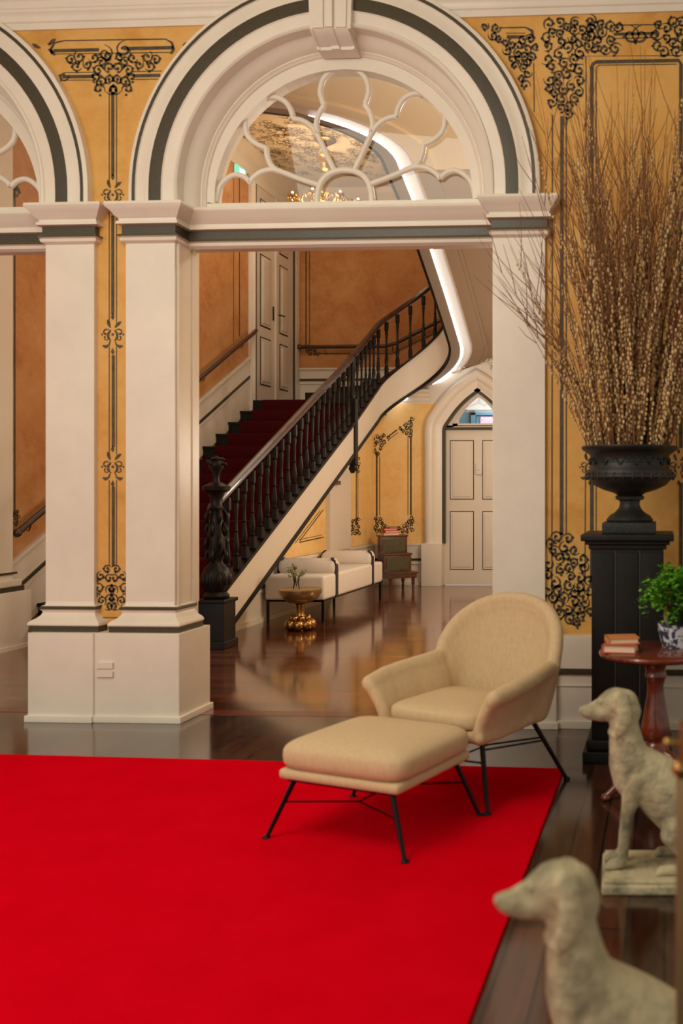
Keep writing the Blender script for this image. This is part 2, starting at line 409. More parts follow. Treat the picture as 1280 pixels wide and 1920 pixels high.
# entablature + capitals
ent = [(-.02, 2.742), (.075, 2.742), (.078, 2.728), (.072, 2.716), (.056, 2.700), (.040, 2.676), (.026, 2.664), (.024, 2.652), (.034, 2.650), (.036, 2.634), (.014, 2.630),
       (.014, 2.587), (.022, 2.584), (.034, 2.578), (.032, 2.570), (.018, 2.566), (.024, 2.562), (.020, 2.548), (.0, 2.536)]
em = [0]*(len(ent)-1); em[10] = 1; em[12] = 2; em[11] = 2; em[13] = 1
def pil(cx, side):
    a, b = (cx-1.125, cx-.86) if side < 0 else (cx+.86, cx+1.125)
    return a, b
for i, cx in enumerate(CENTRES):
    a, b = pil(cx, -1); c, d = pil(cx, 1)
    mb = MB(); mb.sweep([(a, Y0), (a, 4.85), (b, 4.85), (b, 4.985), (c, 4.985), (c, 4.85), (d, 4.85), (d, Y0)], ent, 'plan', em)
    struct(mb.build('trim_%d' % (5+i), [M['white'], M['dark'], M['olive']], smooth=25))
    # transom beam and lunette frame
    fr = MB(); fr.box(b-.01, c+.01, 4.985, 5.10, 2.548, 2.735, bev=0)
    fr.box(b-.01, c+.01, 5.0, 5.09, 2.73, 2.79)
    n = 40; ro = .865; ri = .716; zc = 2.79
    for k in range(n):
        q = PI-PI*k/n; e = PI-PI*(k+1)/n
        o1 = (cx+ro*math.cos(q), max(2.79, AZ+ro*math.sin(q))); o2 = (cx+ro*math.cos(e), max(2.79, AZ+ro*math.sin(e)))
        i1 = (cx+ri*math.cos(q), zc+ri*math.sin(q)); i2 = (cx+ri*math.cos(e), zc+ri*math.sin(e))
        fr.prism([i1, i2, o2, o1], 5.0, 5.09)
    fo = struct(fr.build('trim_%d' % (7+i), M['white'], smooth=0, weld=False))
    # tracery
    k = 1/2.37/345.
    def T(pts, m=1): return [(cx+m*dx*k, 5.035, 2.79+(655-zy)*k) for dx, zy in pts]
    top = [(92, 218), (104, 186), (110, 150), (96, 100), (58, 64), (0, 51), (-58, 64), (-96, 100), (-110, 150), (-104, 186), (-92, 218)]
    leg = [(92, 218), (114, 250), (128, 295), (123, 342)]
    side = [(43, 514), (80, 440), (123, 348), (160, 302), (200, 280), (236, 274)]
    lobe = [(236, 274), (242, 240), (268, 198), (313, 175), (363, 180), (413, 210), (448, 260), (453, 312), (438, 352), (400, 384), (358, 402)]
    tail = [(358, 402), (353, 440), (336, 480), (303, 508)]
    low = [(120, 572), (213, 540), (283, 512), (323, 500), (373, 506), (413, 530), (433, 552)]
    low2 = [(433, 552), (463, 528), (503, 520), (543, 540), (576, 580), (590, 640)]
    arc = [(125, 655), (122, 610), (106, 560), (66, 522), (0, 508), (-66, 522), (-106, 560), (-122, 610), (-125, 655)]
    tr = MB(); tr.tube(smooth_path(T(top)), .0155, 10); tr.tube(smooth_path(T(arc)), .017, 10)
    for m in (-1, 1):
        for q in (leg, side, lobe, tail, low, low2): tr.tube(smooth_path(T(q, m)), .0155, 10)
    t = struct(tr.build('tracery', M['white'], fo, smooth=60))
    g = MB(); gp = [(cx+.73*math.cos(PI*j/30), 2.78+.73*math.sin(PI*j/30)) for j in range(31)]
    g.prism(gp, 5.055, 5.059)
    struct(g.build('glass_pane', M['glass'], fo, smooth=0))
# keystones
for i, cx in enumerate(CENTRES):
    kb = MB()
    kb.prism([(cx-.104, 3.626), (cx+.112, 3.626), (cx+.128, 4.04), (cx-.12, 4.04)], 4.80, 4.96)
    for x0, x1 in ((-.085, -.03), (.035, .09)):
        kb.prism([(cx+x0, 3.63), (cx+x1, 3.63), (cx+x1*1.1, 4.04), (cx+x0*1.1, 4.04)], 4.79, 4.80)
    kb.box(cx-.018, cx+.022, 4.782, 4.80, 3.63, 4.04, bev=.004)
    prof = [(4.80, 3.628), (4.81, 3.617), (4.84, 3.602), (4.875, 3.59), (4.90, 3.58), (4.905, 3.566), (4.99, 3.56), (4.99, 3.628)]
    for x0, x1, dy in ((-.1, -.088, -.008), (-.088, -.022, 0), (-.022, .022, -.014), (.022, .09, 0), (.09, .102, -.008)):
        kb.prism([(y+(dy if y < 4.95 else 0), z) for y, z in prof], cx+x0, cx+x1, 'x')
    struct(kb.build('trim_%d' % (9+i), M['white'], smooth=25))
# pilasters
base = [(0, .625), (.004, .606), (.018, .600), (.024, .592), (.024, .582), (.016, .576), (.012, .566), (.018, .552), (.034, .536), (.052, .526), (.062, .516), (.064, .506), (.060, .500), (.058, .500), (.058, .464), (.06, .462)]
bmats = [0]*(len(base)-1); bmats[3] = 1; bmats[2] = 1; bmats[13] = 1
tn = 11
for cx in CENTRES:
    for s in (-1, 1):
        a, b = pil(cx, s)
        pb = MB(); pb.box(a-(.004 if s > 0 else 0), b+(.004 if s < 0 else 0), 4.85, 5.102, .45, 2.55)
        jx = b if s < 0 else a
        pb.box(jx-(.0 if s < 0 else .014), jx+(.014 if s < 0 else 0), 4.872, 4.895, .6, 2.545, bev=.004)
        pb.box(jx-(.0 if s < 0 else .010), jx+(.010 if s < 0 else 0), 5.03, 5.10, .6, 2.545)
        path = [(a, Y0+.0), (a, 4.85), (b, 4.85), (b, 5.05)] if s < 0 else [(a, 5.05), (a, 4.85), (b, 4.85), (b, Y0)]
        pb.sweep(path, base, 'plan', bmats)
        struct(pb.build('trim_%d' % tn, [M['white'], M['dark']], smooth=25)); tn += 1
pl = MB()
pl.box(-3.345, -2.99, 4.752, 5.10, .0, .468, bev=.003); pl.box(-2.992, -2.532, 4.765, 5.10, 0, .468, bev=.003)
pl.box(-3.357, -2.99, 4.738, 5.10, 0, .035, bev=.004); pl.box(-2.992, -2.518, 4.751, 5.112, 0, .035, bev=.004)
for z0, z1 in ((.285, .315), (.24, .268)):
    pl.prism([(-2.975, z0), (-2.885, z0), (-2.885, z1), (-2.965, z1)], 4.752, 4.77)
struct(pl.build('trim_%d' % tn, M['white'], smooth=25)); tn += 1
pr = MB()
pr.box(-.945, -.55, 4.762, 5.10, 0, .468, bev=.003); pr.box(-.957, -.54, 4.748, 5.10, 0, .035, bev=.004)
pr.box(-6.6, -5.2, 4.752, 5.10, 0, .468); pr.box(-5.2, -4.99, 4.752, 5.10, 0, .468, bev=.003)
pr.box(-.56, 3.0, 4.79, Y0+.01, 0, .468, bev=.003)
struct(pr.build('trim_%d' % tn, M['white'], smooth=25)); tn += 1
d2 = MB(); d2.box(-.55, 3.0, 4.778, 4.79, .276, .306, 0, bev=.003)
d2.box(-.55, 3.0, 4.784, 4.79, .215, .222, 1); d2.box(-.55, 3.0, 4.768, 4.79, 0, .04, 1, bev=.004)
struct(d2.build('trim_%d' % tn, [M['dark'], M['white']], smooth=25)); tn += 1

# ---- hall shell
LW = -5.13
struct(MB().box(LW-.12, LW, 5.10, 12.95, 0, 5.4).build('wall_left', M['plaster2']))
struct(MB().box(LW-.12, -1.2, 12.85, 12.95, 2.0, 5.4).build('wall_back', M['plaster2']))
struct(MB().box(-.36, -.26, 5.10, 12.95, 0, 5.4).build('wall_right', M['plaster3']))
struct(MB().box(LW-.12, -.26, 8.25, 12.95, 5.4, 5.46).build('ceiling', M['ceil']))
struct(MB().box(LW-.12, -.26, 5.10, 8.25, 4.66, 5.46).build('ceiling', M['ceil']))
cor = MB(); cor.sweep([(LW, 8.25), (LW, 12.85), (-1.2, 12.85)], [(0, 5.12), (.02, 5.12), (.02, 5.16), (.05, 5.19), (.07, 5.25), (.12, 5.30), (.15, 5.36), (.15, 5.40)])
struct(cor.build('trim_%d' % tn, M['white2'])); tn += 1
# ceiling plaster relief: stuff painted foliage
def zb(Y): return .053+.497*(Y-7.271)
WX = -3.73
uw = MB()
uw.prism([(7.9, .54-.175), (8.25, .54), (11.87, .54), (11.87, 2.33), ], WX-.08, WX, 'x', 0)
uw.prism([(7.25, 0), (11.87, 0), (11.87, .54), (8.25, .54), (7.25, .043)], WX-.08, WX+.012, 'x', 1)
struct(uw.build('wall_understairs', [M['plaster3'], M['white2']], smooth=0))
dd = MB()
dd.box(WX+.012, WX+.03, 7.86, 11.86, .505, .54, 1, bev=.004) if False else None
dd.prism([(8.19, .51), (11.86, .51), (11.86, .54), (8.25, .54)], WX+.0, WX+.028, 'x', 1)
dd.prism([(7.80, .318), (11.86, .318), (11.86, .342), (7.85, .342)], WX+.0, WX+.026, 'x', 0)
dd.prism([(7.72, .276), (11.86, .276), (11.86, .30), (7.76, .30)], WX+.0, WX+.022, 'x', 1)
dd.prism([(7.25, .0), (11.86, .0), (11.86, .045), (7.27, .045)], WX+.0, WX+.032, 'x', 1)
struct(dd.build('baseboard_left', [M['dark'], M['white2']], smooth=20))
# hall pilaster standing under the flight
hp = MB(); hp.prism([(10.15, .54), (10.84, .54), (10.84, zb(10.84)-.02), (10.15, zb(10.15)-.02)], WX, WX+.05, 'x', 0)
struct(hp.build('trim_%d' % tn, M['white2'], smooth=20)); tn += 1
hc = MB(); hc.prism([(10.10, 1.28), (10.38, 1.28), (10.38, 1.325), (10.22, 1.325), (10.22, 1.35), (10.14, 1.35)], WX+.0, WX+.09, 'x', 0)
tag(hc.build('wooden_bracket', M['darkmahog'], smooth=20), 'small wooden bracket shelf on the white pilaster under the stair flight', 'bracket')
# gothic door wall
GX, GY, HW, SP, AP = -2.38, 11.87, .45, 2.0, .56
def pointed(hw, ap, n=14):
    prof_ = smooth_path([(0, 0, 0), (.045, .165, 0), (.17, .34, 0), (.34, .54, 0), (.555, .73, 0), (.77, .875, 0), (1, 1, 0)], 3)
    left = [(GX-hw+hw*v.x, SP+ap*v.y) for v in prof_]
    right = [(2*GX-x, z) for x, z in reversed(left[:-1])]
    return left+right
gw = MB()
ZG = 3.35
gw.box(WX-.08, GX-HW, GY, GY+.12, 0, 2.33, 0)
gw.box(GX+HW, -.26, GY, GY+.12, 0, 2.33, 0)
pp = pointed(HW, AP)
for a, b in zip(pp, pp[1:]):
    if a[1] < 2.33 or b[1] < 2.33:
        za, zb2 = min(a[1], 2.33), min(b[1], 2.33)
        gw.prism([(a[0], a[1]), (b[0], b[1]), (b[0], max(2.33, b[1])), (a[0], max(2.33, a[1]))], GY, GY+.12)
gw.prism([(WX, 2.33), (GX-.36, 2.33), (GX-.22, 2.46), (GX, 2.58), (GX, ZG), (-2.5, ZG), (-3.1, 2.75), (WX, 2.33+.02)], GY, GY+.12, 'y', 1)
gw.prism([(GX, 2.58), (GX+.22, 2.46), (GX+.36, 2.33), (-.26, 2.33), (-.26, ZG), (GX, ZG)], GY, GY+.12, 'y', 1)
struct(gw.build('wall_rear', [M['plaster3'], M['white2']], smooth=0))
gc = MB()
for x0, x1 in ((-3.6, GX-.62), (GX+.62, -.36)):
    gc.sweep([(x0, GY), (x1, GY)], [(0, 2.36), (.02, 2.36), (.025, 2.40), (.05, 2.42), (.055, 2.45), (.09, 2.47), (.09, 2.50), (.05, 2.52), (0, 2.53)])
struct(gc.build('trim_%d' % tn, M['white2'], smooth=25)); tn += 1
gm = MB()
path = [(GX-HW-.23, .54)]+pointed(HW+.23, AP+.21)+[(GX+HW+.23, .54)]
gm.sweep(path, [(-.005, GY), (0, GY-.05), (.02, GY-.085), (.055, GY-.105), (.09, GY-.10), (.12, GY-.075), (.13, GY-.06), (.19, GY-.045), (.21, GY-.03), (.225, GY-.03), (.262, GY-.03), (.262, GY+.06)], 'xz', [0]*9+[1, 1])
gm.box(GX-HW-.25, GX-HW+.01, GY-.13, GY+.02, 0, .54, 0, bev=.004); gm.box(GX+HW-.01, GX+HW+.25, GY-.13, GY+.02, 0, .54, 0, bev=.004)
struct(gm.build('trim_%d' % tn, [M['white2'], M['dark']], smooth=40)); tn += 1
gd = MB()
gd.box(WX+.02, GX-HW-.25, GY-.02, GY, 0, .54, 0); gd.box(WX+.02, GX-HW-.25, GY-.045, GY-.02, 0, .05, 0, bev=.004)
gd.box(WX+.02, GX-HW-.25, GY-.035, GY-.02, .318, .345, 1); gd.box(WX+.02, GX-HW-.25, GY-.04, GY-.02, .272, .30, 0)
gd.box(WX+.02, GX-HW-.25, GY-.03, GY-.02, .51, .54, 0); gd.box(GX+HW+.25, -.36, GY-.02, GY, 0, .54, 0)
struct(gd.build('baseboard_back', [M['white2'], M['dark']], smooth=20))
# door in the gothic arch
door = struct(MB().box(GX-HW+.0, GX+HW, GY+.03, GY+.075, .01, 1.99).build('door_1', M['doorpaint']))
pn = MB()
PZ = ((.20, .95), (1.10, 1.86))
for s in (-1, 1):
    for z0, z1 in PZ:
        xa, xb = (GX-.365, GX-.055) if s < 0 else (GX+.055, GX+.365)
        pn.box(xa, xb, GY+.024, GY+.03, z0, z1, 1)
        pn.box(xa+.010, xb-.010, GY+.020, GY+.026, z0+.010, z1-.010, 0)
        pn.box(xa+.035, xb-.035, GY+.010, GY+.022, z0+.035, z1-.035, 0, bev=.004)
struct(pn.build('door_panel', [M['doorpaint'], M['line']], door, smooth=25))
lk = MB(); lk.box(GX-.03, GX+.05, GY+.005, GY+.03, 1.42, 1.56, 0, bev=.003); lk.ell((GX+.008, GY+.012, 1.475), (.012, .008, .016), mi=1); lk.tube([(GX+.008, GY+.01, 1.485), (GX+.008, GY+.01, 1.52)], .004, mi=1)
struct(lk.build('lock_plate', [M['doorpaint'], M['metal']], door))
tb = MB(); tb.box(GX-HW, GX+HW, GY+.0, GY+.08, 1.99, 2.025, 1); tb.box(GX-HW, GX+HW, GY+.02, GY+.08, 2.025, 2.05, 0)
ring = pointed(HW-.03, AP-.03); inn = [(GX+(x-GX)*.63, 2.07+(z-SP)*.66) for x, z in ring]
for a, b, c, d in zip(ring, ring[1:], inn, inn[1:]): tb.prism([a, b, d, c], GY+.02, GY+.08)
tb.prism([(ring[0][0], 2.05), (inn[0][0], 2.05), inn[0], ring[0]], GY+.02, GY+.08); tb.prism([(ring[-1][0], 2.05), (inn[-1][0], 2.05), inn[-1], ring[-1]], GY+.02, GY+.08)
tb.box(GX-.33, GX+.33, GY+.02, GY+.08, 2.04, 2.075)
win = struct(tb.build('window_1', [M['doorpaint'], M['dark']], smooth=0, weld=False))
struct(MB().prism(inn, GY+.05, GY+.054).build('glass_pane', M['glass'], win, smooth=0))
# what stands outside behind the transom
m_, nt_, b_ = newmat('pink_brick'); br_ = nt_.nodes.new('ShaderNodeTexBrick'); br_.inputs['Scale'].default_value = 9
br_.inputs['Color1'].default_value = lin((214, 128, 150)); br_.inputs['Color2'].default_value = lin((226, 146, 164)); br_.inputs['Mortar'].default_value = lin((240, 205, 214))
tc_ = nt_.nodes.new('ShaderNodeTexCoord'); mp_ = nt_.nodes.new('ShaderNodeMapping'); mp_.inputs['Rotation'].default_value = (PI/2, 0, 0)
nt_.links.new(tc_.outputs['Object'], mp_.inputs[0]); nt_.links.new(mp_.outputs[0], br_.inputs['Vector']); nt_.links.new(br_.outputs[0], b_.inputs['Base Color'])
ext = MB(); ext.box(-3.4, -1.2, 12.74, 12.80, 1.7, 2.31, 0)
struct(ext.build('wall_outside', mat('blue_grey_render', (96, 138, 150), .7)))
tag(MB().box(-2.50, -1.9, 12.66, 12.74, 1.85, 2.22).build('brick_panel', m_), 'pink brickwork seen outside through the pointed transom window', 'brickwork')
fb = MB(); fb.box(-2.62, -2.56, 12.60, 12.68, 1.8, 2.31); fb.box(-2.62, -1.8, 12.60, 12.68, 2.24, 2.30)
tag(fb.build('blue_frame', mat('blue_frame_paint', (62, 104, 122), .5)), 'blue painted frame seen outside through the pointed transom window', 'frame')
area('daylight_outside', (-2.2, 12.15, 2.29), (-2.3, 12.7, 2.0), .6, .15, 9, (.85, .93, 1))
# carved plaster swag over the gothic arch
random.seed(4)
cv = MB()
for side in (-1, 1):
    for i in range(34):
        t = i/33
        x = GX+side*(.04+.42*t); z = 2.90-.17*t+.05*math.sin(t*9)
        a = random.uniform(0, 6.28)
        r = random.uniform(.02, .045)
        cv.tube([(x+r*(1-.75*k/9)*math.cos(a+k*.6), GY-.03-.004*k, z+r*(1-.75*k/9)*math.sin(a+k*.6)) for k in range(10)], [.006+.011*math.sin(PI*(k+1)/11) for k in range(10)], 6)
        cv.ell((x+random.uniform(-.03, .03), GY-.02, z+random.uniform(-.04, .04)), (.022, .03, .014), 8, 5)
struct(cv.build('trim_%d' % tn, M['white2'], smooth=60)); tn += 1

# ---- left wall dado, sloping with the stairs
def zd(Y): return .64+.522*(Y-7.02)
YL = 11.34
dl = MB()
dl.prism([(6.95, 0), (YL-.05, 2.2), (YL-.05, zd(YL-.05)), (6.95, zd(6.95))], LW, LW+.02, 'x', 0)
dl.prism([(5.1, 0), (6.95, 0), (6.95, .6), (5.1, .6)], LW, LW+.02, 'x', 0)
for o, h, th, mi in ((0, .03, .04, 0), (-.235, .03, .034, 1), (-.285, .018, .030, 0)):
    dl.prism([(7.0, zd(7.0)+o-h), (YL-.05, zd(YL-.05)+o-h), (YL-.05, zd(YL-.05)+o), (7.0, zd(7.0)+o)], LW, LW+th, 'x', mi)
struct(dl.build('baseboard_stairs', [M['white2'], M['dark']], smooth=20))
# pilaster at the foot of the left wall
fp = MB(); fp.box(LW, LW+.09, 6.55, 6.99, .45, 4.66); fp.box(LW, LW+.17, 6.5, 7.09, 0, .44, bev=.004); fp.box(LW, LW+.18, 6.48, 7.10, 0, .03)
fp.box(LW, LW+.14, 6.5, 7.05, .44, .475, 1); fp.box(LW, LW+.13, 6.5, 7.04, .475, .53, 0, bev=.012); fp.box(LW, LW+.105, 6.5, 7.02, .57, .585, 1)
struct(fp.build('trim_%d' % tn, [M['white2'], M['dark']], smooth=25)); tn += 1
# landing wall dado
ld = MB(); ld.box(LW, -1.2, 12.83, 12.85, 2.33, 2.925, 0); ld.box(LW, -1.2, 12.815, 12.85, 2.745, 2.775, 1); ld.box(LW, -1.2, 12.82, 12.85, 2.70, 2.72, 0); ld.box(LW, -1.2, 12.81, 12.85, 2.90, 2.925, 0)
struct(ld.build('baseboard_landing', [M['white2'], M['dark']], smooth=20))
# landing double door in the left wall
LZ = 2.335
dr = MB(); dr.box(LW, LW+.02, 11.46, 12.66, LZ, 5.05)
d2o = struct(dr.build('door_2', M['doorpaint']))
dp = MB()
for y0, y1 in ((11.60, 11.92), (12.20, 12.48)):
    for z0, z1 in ((LZ+.22, 3.17), (3.30, 4.22), (4.36, 4.92)):
        dp.box(LW+.02, LW+.024, y0, y1, z0, z1, 1); dp.box(LW+.022, LW+.03, y0+.018, y1-.018, z0+.018, z1-.018, 0); dp.box(LW+.028, LW+.042, y0+.05, y1-.05, z0+.05, z1-.05, 0, bev=.005)
dp.box(LW+.02, LW+.05, 12.03, 12.10, LZ, 5.05, 0, bev=.008)
struct(dp.build('door_panel', [M['doorpaint'], M['line']], d2o, smooth=20))
dh = MB(); dh.box(LW+.02, LW+.03, 12.11, 12.15, 3.28, 3.68, 0, bev=.003); dh.tube([(LW+.03, 12.13, 3.53), (LW+.08, 12.13, 3.53), (LW+.085, 12.22, 3.53)], .01, mi=0)
dh.box(LW+.02, LW+.03, 11.98, 12.01, 3.44, 3.62, 0)
struct(dh.build('door_handle', M['strap'], d2o))
dc = MB()
dpa = [(11.30, LZ-.05), (11.30, 5.2), (12.80, 5.2), (12.80, LZ-.05)]
dc.box(LW, LW+.05, 11.30, 11.42, LZ-.2, 5.10, 0, bev=.008); dc.box(LW, LW+.065, 11.34, 11.38, LZ, 5.08, 0, bev=.008); dc.box(LW, LW+.04, 11.42, 11.46, LZ, 5.05, 1)
dc.box(LW, LW+.05, 12.69, 12.82, LZ, 5.10, 0, bev=.008); dc.box(LW, LW+.04, 12.655, 12.69, LZ, 5.05, 1); dc.box(LW, LW+.05, 11.30, 12.82, 5.05, 5.16, 0, bev=.008)
struct(dc.build('trim_%d' % tn, [M['white2'], M['dark']], smooth=20)); tn += 1

# ================================================================== STENCILS
class Stencil:
    def __init__(s, mp): s.mb = MB(); s.mp = mp
    def ribbon(s, pts, ws):
        n = len(pts)
        if not isinstance(ws, (list, tuple)): ws = [ws]*n
        L = []; R = []
        for i in range(n):
            a = pts[max(i-1, 0)]; b = pts[min(i+1, n-1)]
            dx, dy = b[0]-a[0], b[1]-a[1]; q = math.hypot(dx, dy) or 1
            nx, ny = -dy/q, dx/q; h = ws[i]/2
            L.append(s.mp(pts[i][0]+nx*h, pts[i][1]+ny*h)); R.append(s.mp(pts[i][0]-nx*h, pts[i][1]-ny*h))
        s.mb.add(L+R, [(i, i+1, n+i+1, n+i) for i in range(n-1)])
    def line(s, pts, w): s.ribbon(pts, w)
    def scroll(s, x, y, r, a0, hand, w, turns=1.15, teeth=True):
        n = 16; pts = []; ws = []; turns *= .8
        if teeth:      # counter-curved tail that makes the scroll an S
            x0, y0 = x+r*math.cos(a0), y+r*math.sin(a0)
            th = a0-hand*PI/2
            for i in range(6):
                t = 1-i/6; d = r*1.7*t
                pts.append((x0+d*math.cos(th+hand*-.75*t), y0+d*math.sin(th+hand*-.75*t))); ws.append(w*(.15+.6*(1-t)))
        for i in range(n):
            t = i/(n-1); a = a0+hand*turns*2*PI*t; rr = r*(1-.72*t)
            pts.append((x+rr*math.cos(a), y+rr*math.sin(a))); ws.append(w*(.75 if teeth else .25+.7*t)*(1.25-.75*abs(2*t-.8)))
        s.ribbon(pts, ws)
        s.dot(pts[-1][0], pts[-1][1], w*.6)
        if teeth:
            for k in (3, 8):
                a = a0+hand*turns*2*PI*k/(n-1); rr = r*(1-.72*k/(n-1))
                s.leaf(x+rr*math.cos(a), y+rr*math.sin(a), a-hand*.6, r*.5, w*.8)
    def dot(s, x, y, r):
        vs = [s.mp(x+r*math.cos(k*PI/4), y+r*math.sin(k*PI/4)) for k in range(8)]
        s.mb.add(vs, [tuple(range(8))])
    def leaf(s, x, y, a, l, w):
        pts = [(x+math.cos(a+.25*t)*l*t, y+math.sin(a+.25*t)*l*t) for t in (0, .3, .6, .85, 1)]
        s.ribbon(pts, [w*.25, w*.8, w, w*.6, .2])
    def diamond(s, x, y, w, h):
        s.mb.add([s.mp(x-w, y), s.mp(x, y-h), s.mp(x+w, y), s.mp(x, y+h*.75)], [(0, 1, 2, 3)])
    def palmette(s, x, y, k=1):
        s.diamond(x, y-31*k, 3.2*k, 7*k); s.diamond(x, y+31*k, 3.2*k, 7*k)
        for m in (-1, 1):
            s.leaf(x+m*4*k, y-12*k, -PI/2+m*.55, 16*k, 5.5*k)
            s.ribbon([(x+m*4*k, y+10*k), (x+m*7*k, y+19*k), (x+m*13*k, y+22*k), (x+m*18*k, y+20*k)], [1, 3*k, 6*k, 2*k])
            s.scroll(x+m*12*k, y-3*k, 8.5*k, PI if m > 0 else 0, m, 3.4*k, .85, False)
            s.scroll(x+m*12*k, y+5*k, 7*k, PI if m > 0 else 0, -m, 2.6*k, .7, False)
            s.dot(x+m*19*k, y, 1.8*k)
            s.ribbon([(x+m*3*k, y-8*k), (x+m*8*k, y-2*k), (x+m*8*k, y+6*k), (x+m*3*k, y+11*k)], [1, 4*k, 4*k, 1])
        s.dot(x, y, 2.4*k)
    def arabesque(s, polys, spacing, seed, w=None, mirror=None):
        rnd = random.Random(seed)
        def inside(x, y):
            for P in polys:
                c = False
                for (x1, y1), (x2, y2) in zip(P, P[1:]+P[:1]):
                    if (y1 > y) != (y2 > y) and x < (x2-x1)*(y-y1)/(y2-y1)+x1: c = not c
                if c: return True
            return False
        xs = [p[0] for P in polys for p in P]; ys = [p[1] for P in polys for p in P]
        done = []
        for _ in range(2600):
            x = rnd.uniform(min(xs), max(xs)); y = rnd.uniform(min(ys), max(ys))
            if mirror and x < mirror: continue
            if not inside(x, y) or any(math.hypot(x-a, y-b) < spacing for a, b in done): continue
            done.append((x, y))
            w_ = (w or spacing*.26)*1.18
            r = spacing*rnd.uniform(.52, .70); a0 = rnd.uniform(0, 6.28); h = rnd.choice((-1, 1)); tt = rnd.uniform(.85, 1.25)
            s.scroll(x, y, r, a0, h, w_, tt)
            s.leaf(x, y+r, a0*2, r*.6, w_*.9)
            if mirror: s.scroll(2*mirror-x, y, r, PI-a0, -h, w_, tt); s.leaf(2*mirror-x, y+r, PI-a0*2, r*.6, w_*.9)
    def build(s, parent, name='painted_ornament'):
        o = s.mb.build(name, M['stencil'], parent, smooth=0, weld=False)
        return struct(o)
S = Stencil(lambda x, y: atY(x, y, Y0-.003))
# strip between the twin pilasters
S.line([(211, 172), (211, 330)], 5.5); S.line([(211, 404), (211, 590)], 5.5); S.line([(212, 666), (212, 838)], 5.5); S.line([(212, 912), (212, 1062)], 5.5)
for x in (204.5, 218): S.line([(x, 172), (x, 345)], 1.5); S.line([(x, 386), (x, 606)], 1.5); S.line([(x, 650), (x, 852)], 1.5); S.line([(x, 900), (x, 1062)], 1.5)
for y in (365, 627, 875): S.palmette(211, y, 1.05)
S.arabesque([[(176, 1085), (211, 1062), (242, 1085), (242, 1140), (176, 1140)]], 13.5, 3, 3.6, mirror=209)
S.line([(186, 1158), (236, 1158)], 1.5)
# spandrel between the arches
S.line([(100, 95), (185, 93)], 6); S.line([(232, 91), (325, 89)], 6)
S.ribbon([(98, 101), (95, 92), (102, 80), (120, 76), (310, 73), (322, 80), (325, 92), (320, 101)], [5, 5, 3, 2, 2, 4, 6, 4]); S.line([(103, 101), (320, 98)], 1.4)
S.line([(116, 144), (176, 143)], 6); S.line([(250, 142), (300, 141)], 6); S.line([(118, 136), (180, 135)], 1.4); S.line([(118, 150), (180, 150)], 1.4); S.line([(250, 134), (303, 133)], 1.4); S.line([(250, 149), (296, 148)], 1.4)
S.scroll(119, 142, 9, 1.5, 1, 4, .7)
S.arabesque([[(122, 104), (300, 104), (296, 124), (250, 134), (240, 168), (200, 170), (178, 150), (170, 130), (130, 124)]], 14.5, 5, 4.2, mirror=212)
S.scroll(197, 100, 13, 0, 1, 4.5); S.scroll(232, 92, 13, PI, -1, 4.5)
for x, y, a in ((70, 90, 3.4), (85, 85, -1), (84, 92, .5), (336, 85, -.5)): S.leaf(x+6, y, a, 18, 7)
for x in (90, 94): S.dot(x, 82, 1.6)
# small spandrel right of the arch
S.ribbon([(935, 52), (985, 51), (997, 58), (998, 68), (985, 73)], [2, 2.5, 6, 7, 4]); S.line([(950, 69), (982, 69)], 6); S.line([(948, 62), (984, 62)], 1.3)
S.arabesque([[(906, 48), (930, 52), (950, 72), (1006, 72), (1004, 105), (985, 120), (995, 158), (982, 160), (965, 125), (945, 92), (925, 75)]], 12.5, 8, 4.2)
S.line([(1000, 118), (1001, 210)], 1.6)
# right wall panel
S.line([(1035, 215), (1034, 1120)], 2.2); S.line([(1053, 218), (1052, 1003)], 6.5); S.line([(1061, 218), (1061, 1000)], 2)
S.line([(1098, 860), (1098, 105), (1275, 104)], 1.6)
S.ribbon([(1109, 850), (1109, 126), (1111, 120), (1117, 116), (1272, 113), (1276, 120), (1276, 330)], 6.5); S.ribbon([(1117, 850), (1117, 126), (1122, 122), (1268, 120)], 1.6)
S.line([(1109, 900), (1109, 1095)], 6.5); S.line([(1097, 896), (1096, 1090)], 1.8); S.line([(1117, 900), (1117, 1095)], 1.6)
S.line([(1276, 395), (1276, 840)], 6.5); S.line([(1268, 390), (1268, 840)], 1.6); S.line([(1276, 905), (1276, 1160)], 6.5)
S.palmette(1105, 876, .95); S.palmette(1272, 360, .95); S.palmette(1272, 876, .95)
S.arabesque([[(1026, 40), (1108, 38), (1108, 66), (1100, 92), (1086, 112), (1090, 150), (1076, 205), (1060, 216), (1030, 205), (1024, 110)]], 14.5, 11, 4.4)
S.arabesque([[(1106, 40), (1160, 46), (1152, 104), (1118, 104), (1104, 80)], [(1232, 40), (1300, 36), (1300, 102), (1240, 104), (1228, 80)]], 15, 12, 4.4)
S.line([(1150, 64), (1232, 62)], 5); S.line([(1145, 47), (1236, 46)], 2); S.line([(1150, 72), (1232, 70)], 1.4)
S.scroll(1182, 66, 15, 0, 1, 5); S.scroll(1200, 66, 15, PI, -1, 5)
S.arabesque([[(1030, 1010), (1050, 1000), (1078, 1010), (1092, 1050), (1108, 1095), (1104, 1165), (1075, 1175), (1040, 1150), (1026, 1120), (1024, 1050)]], 15, 21, 4.6)
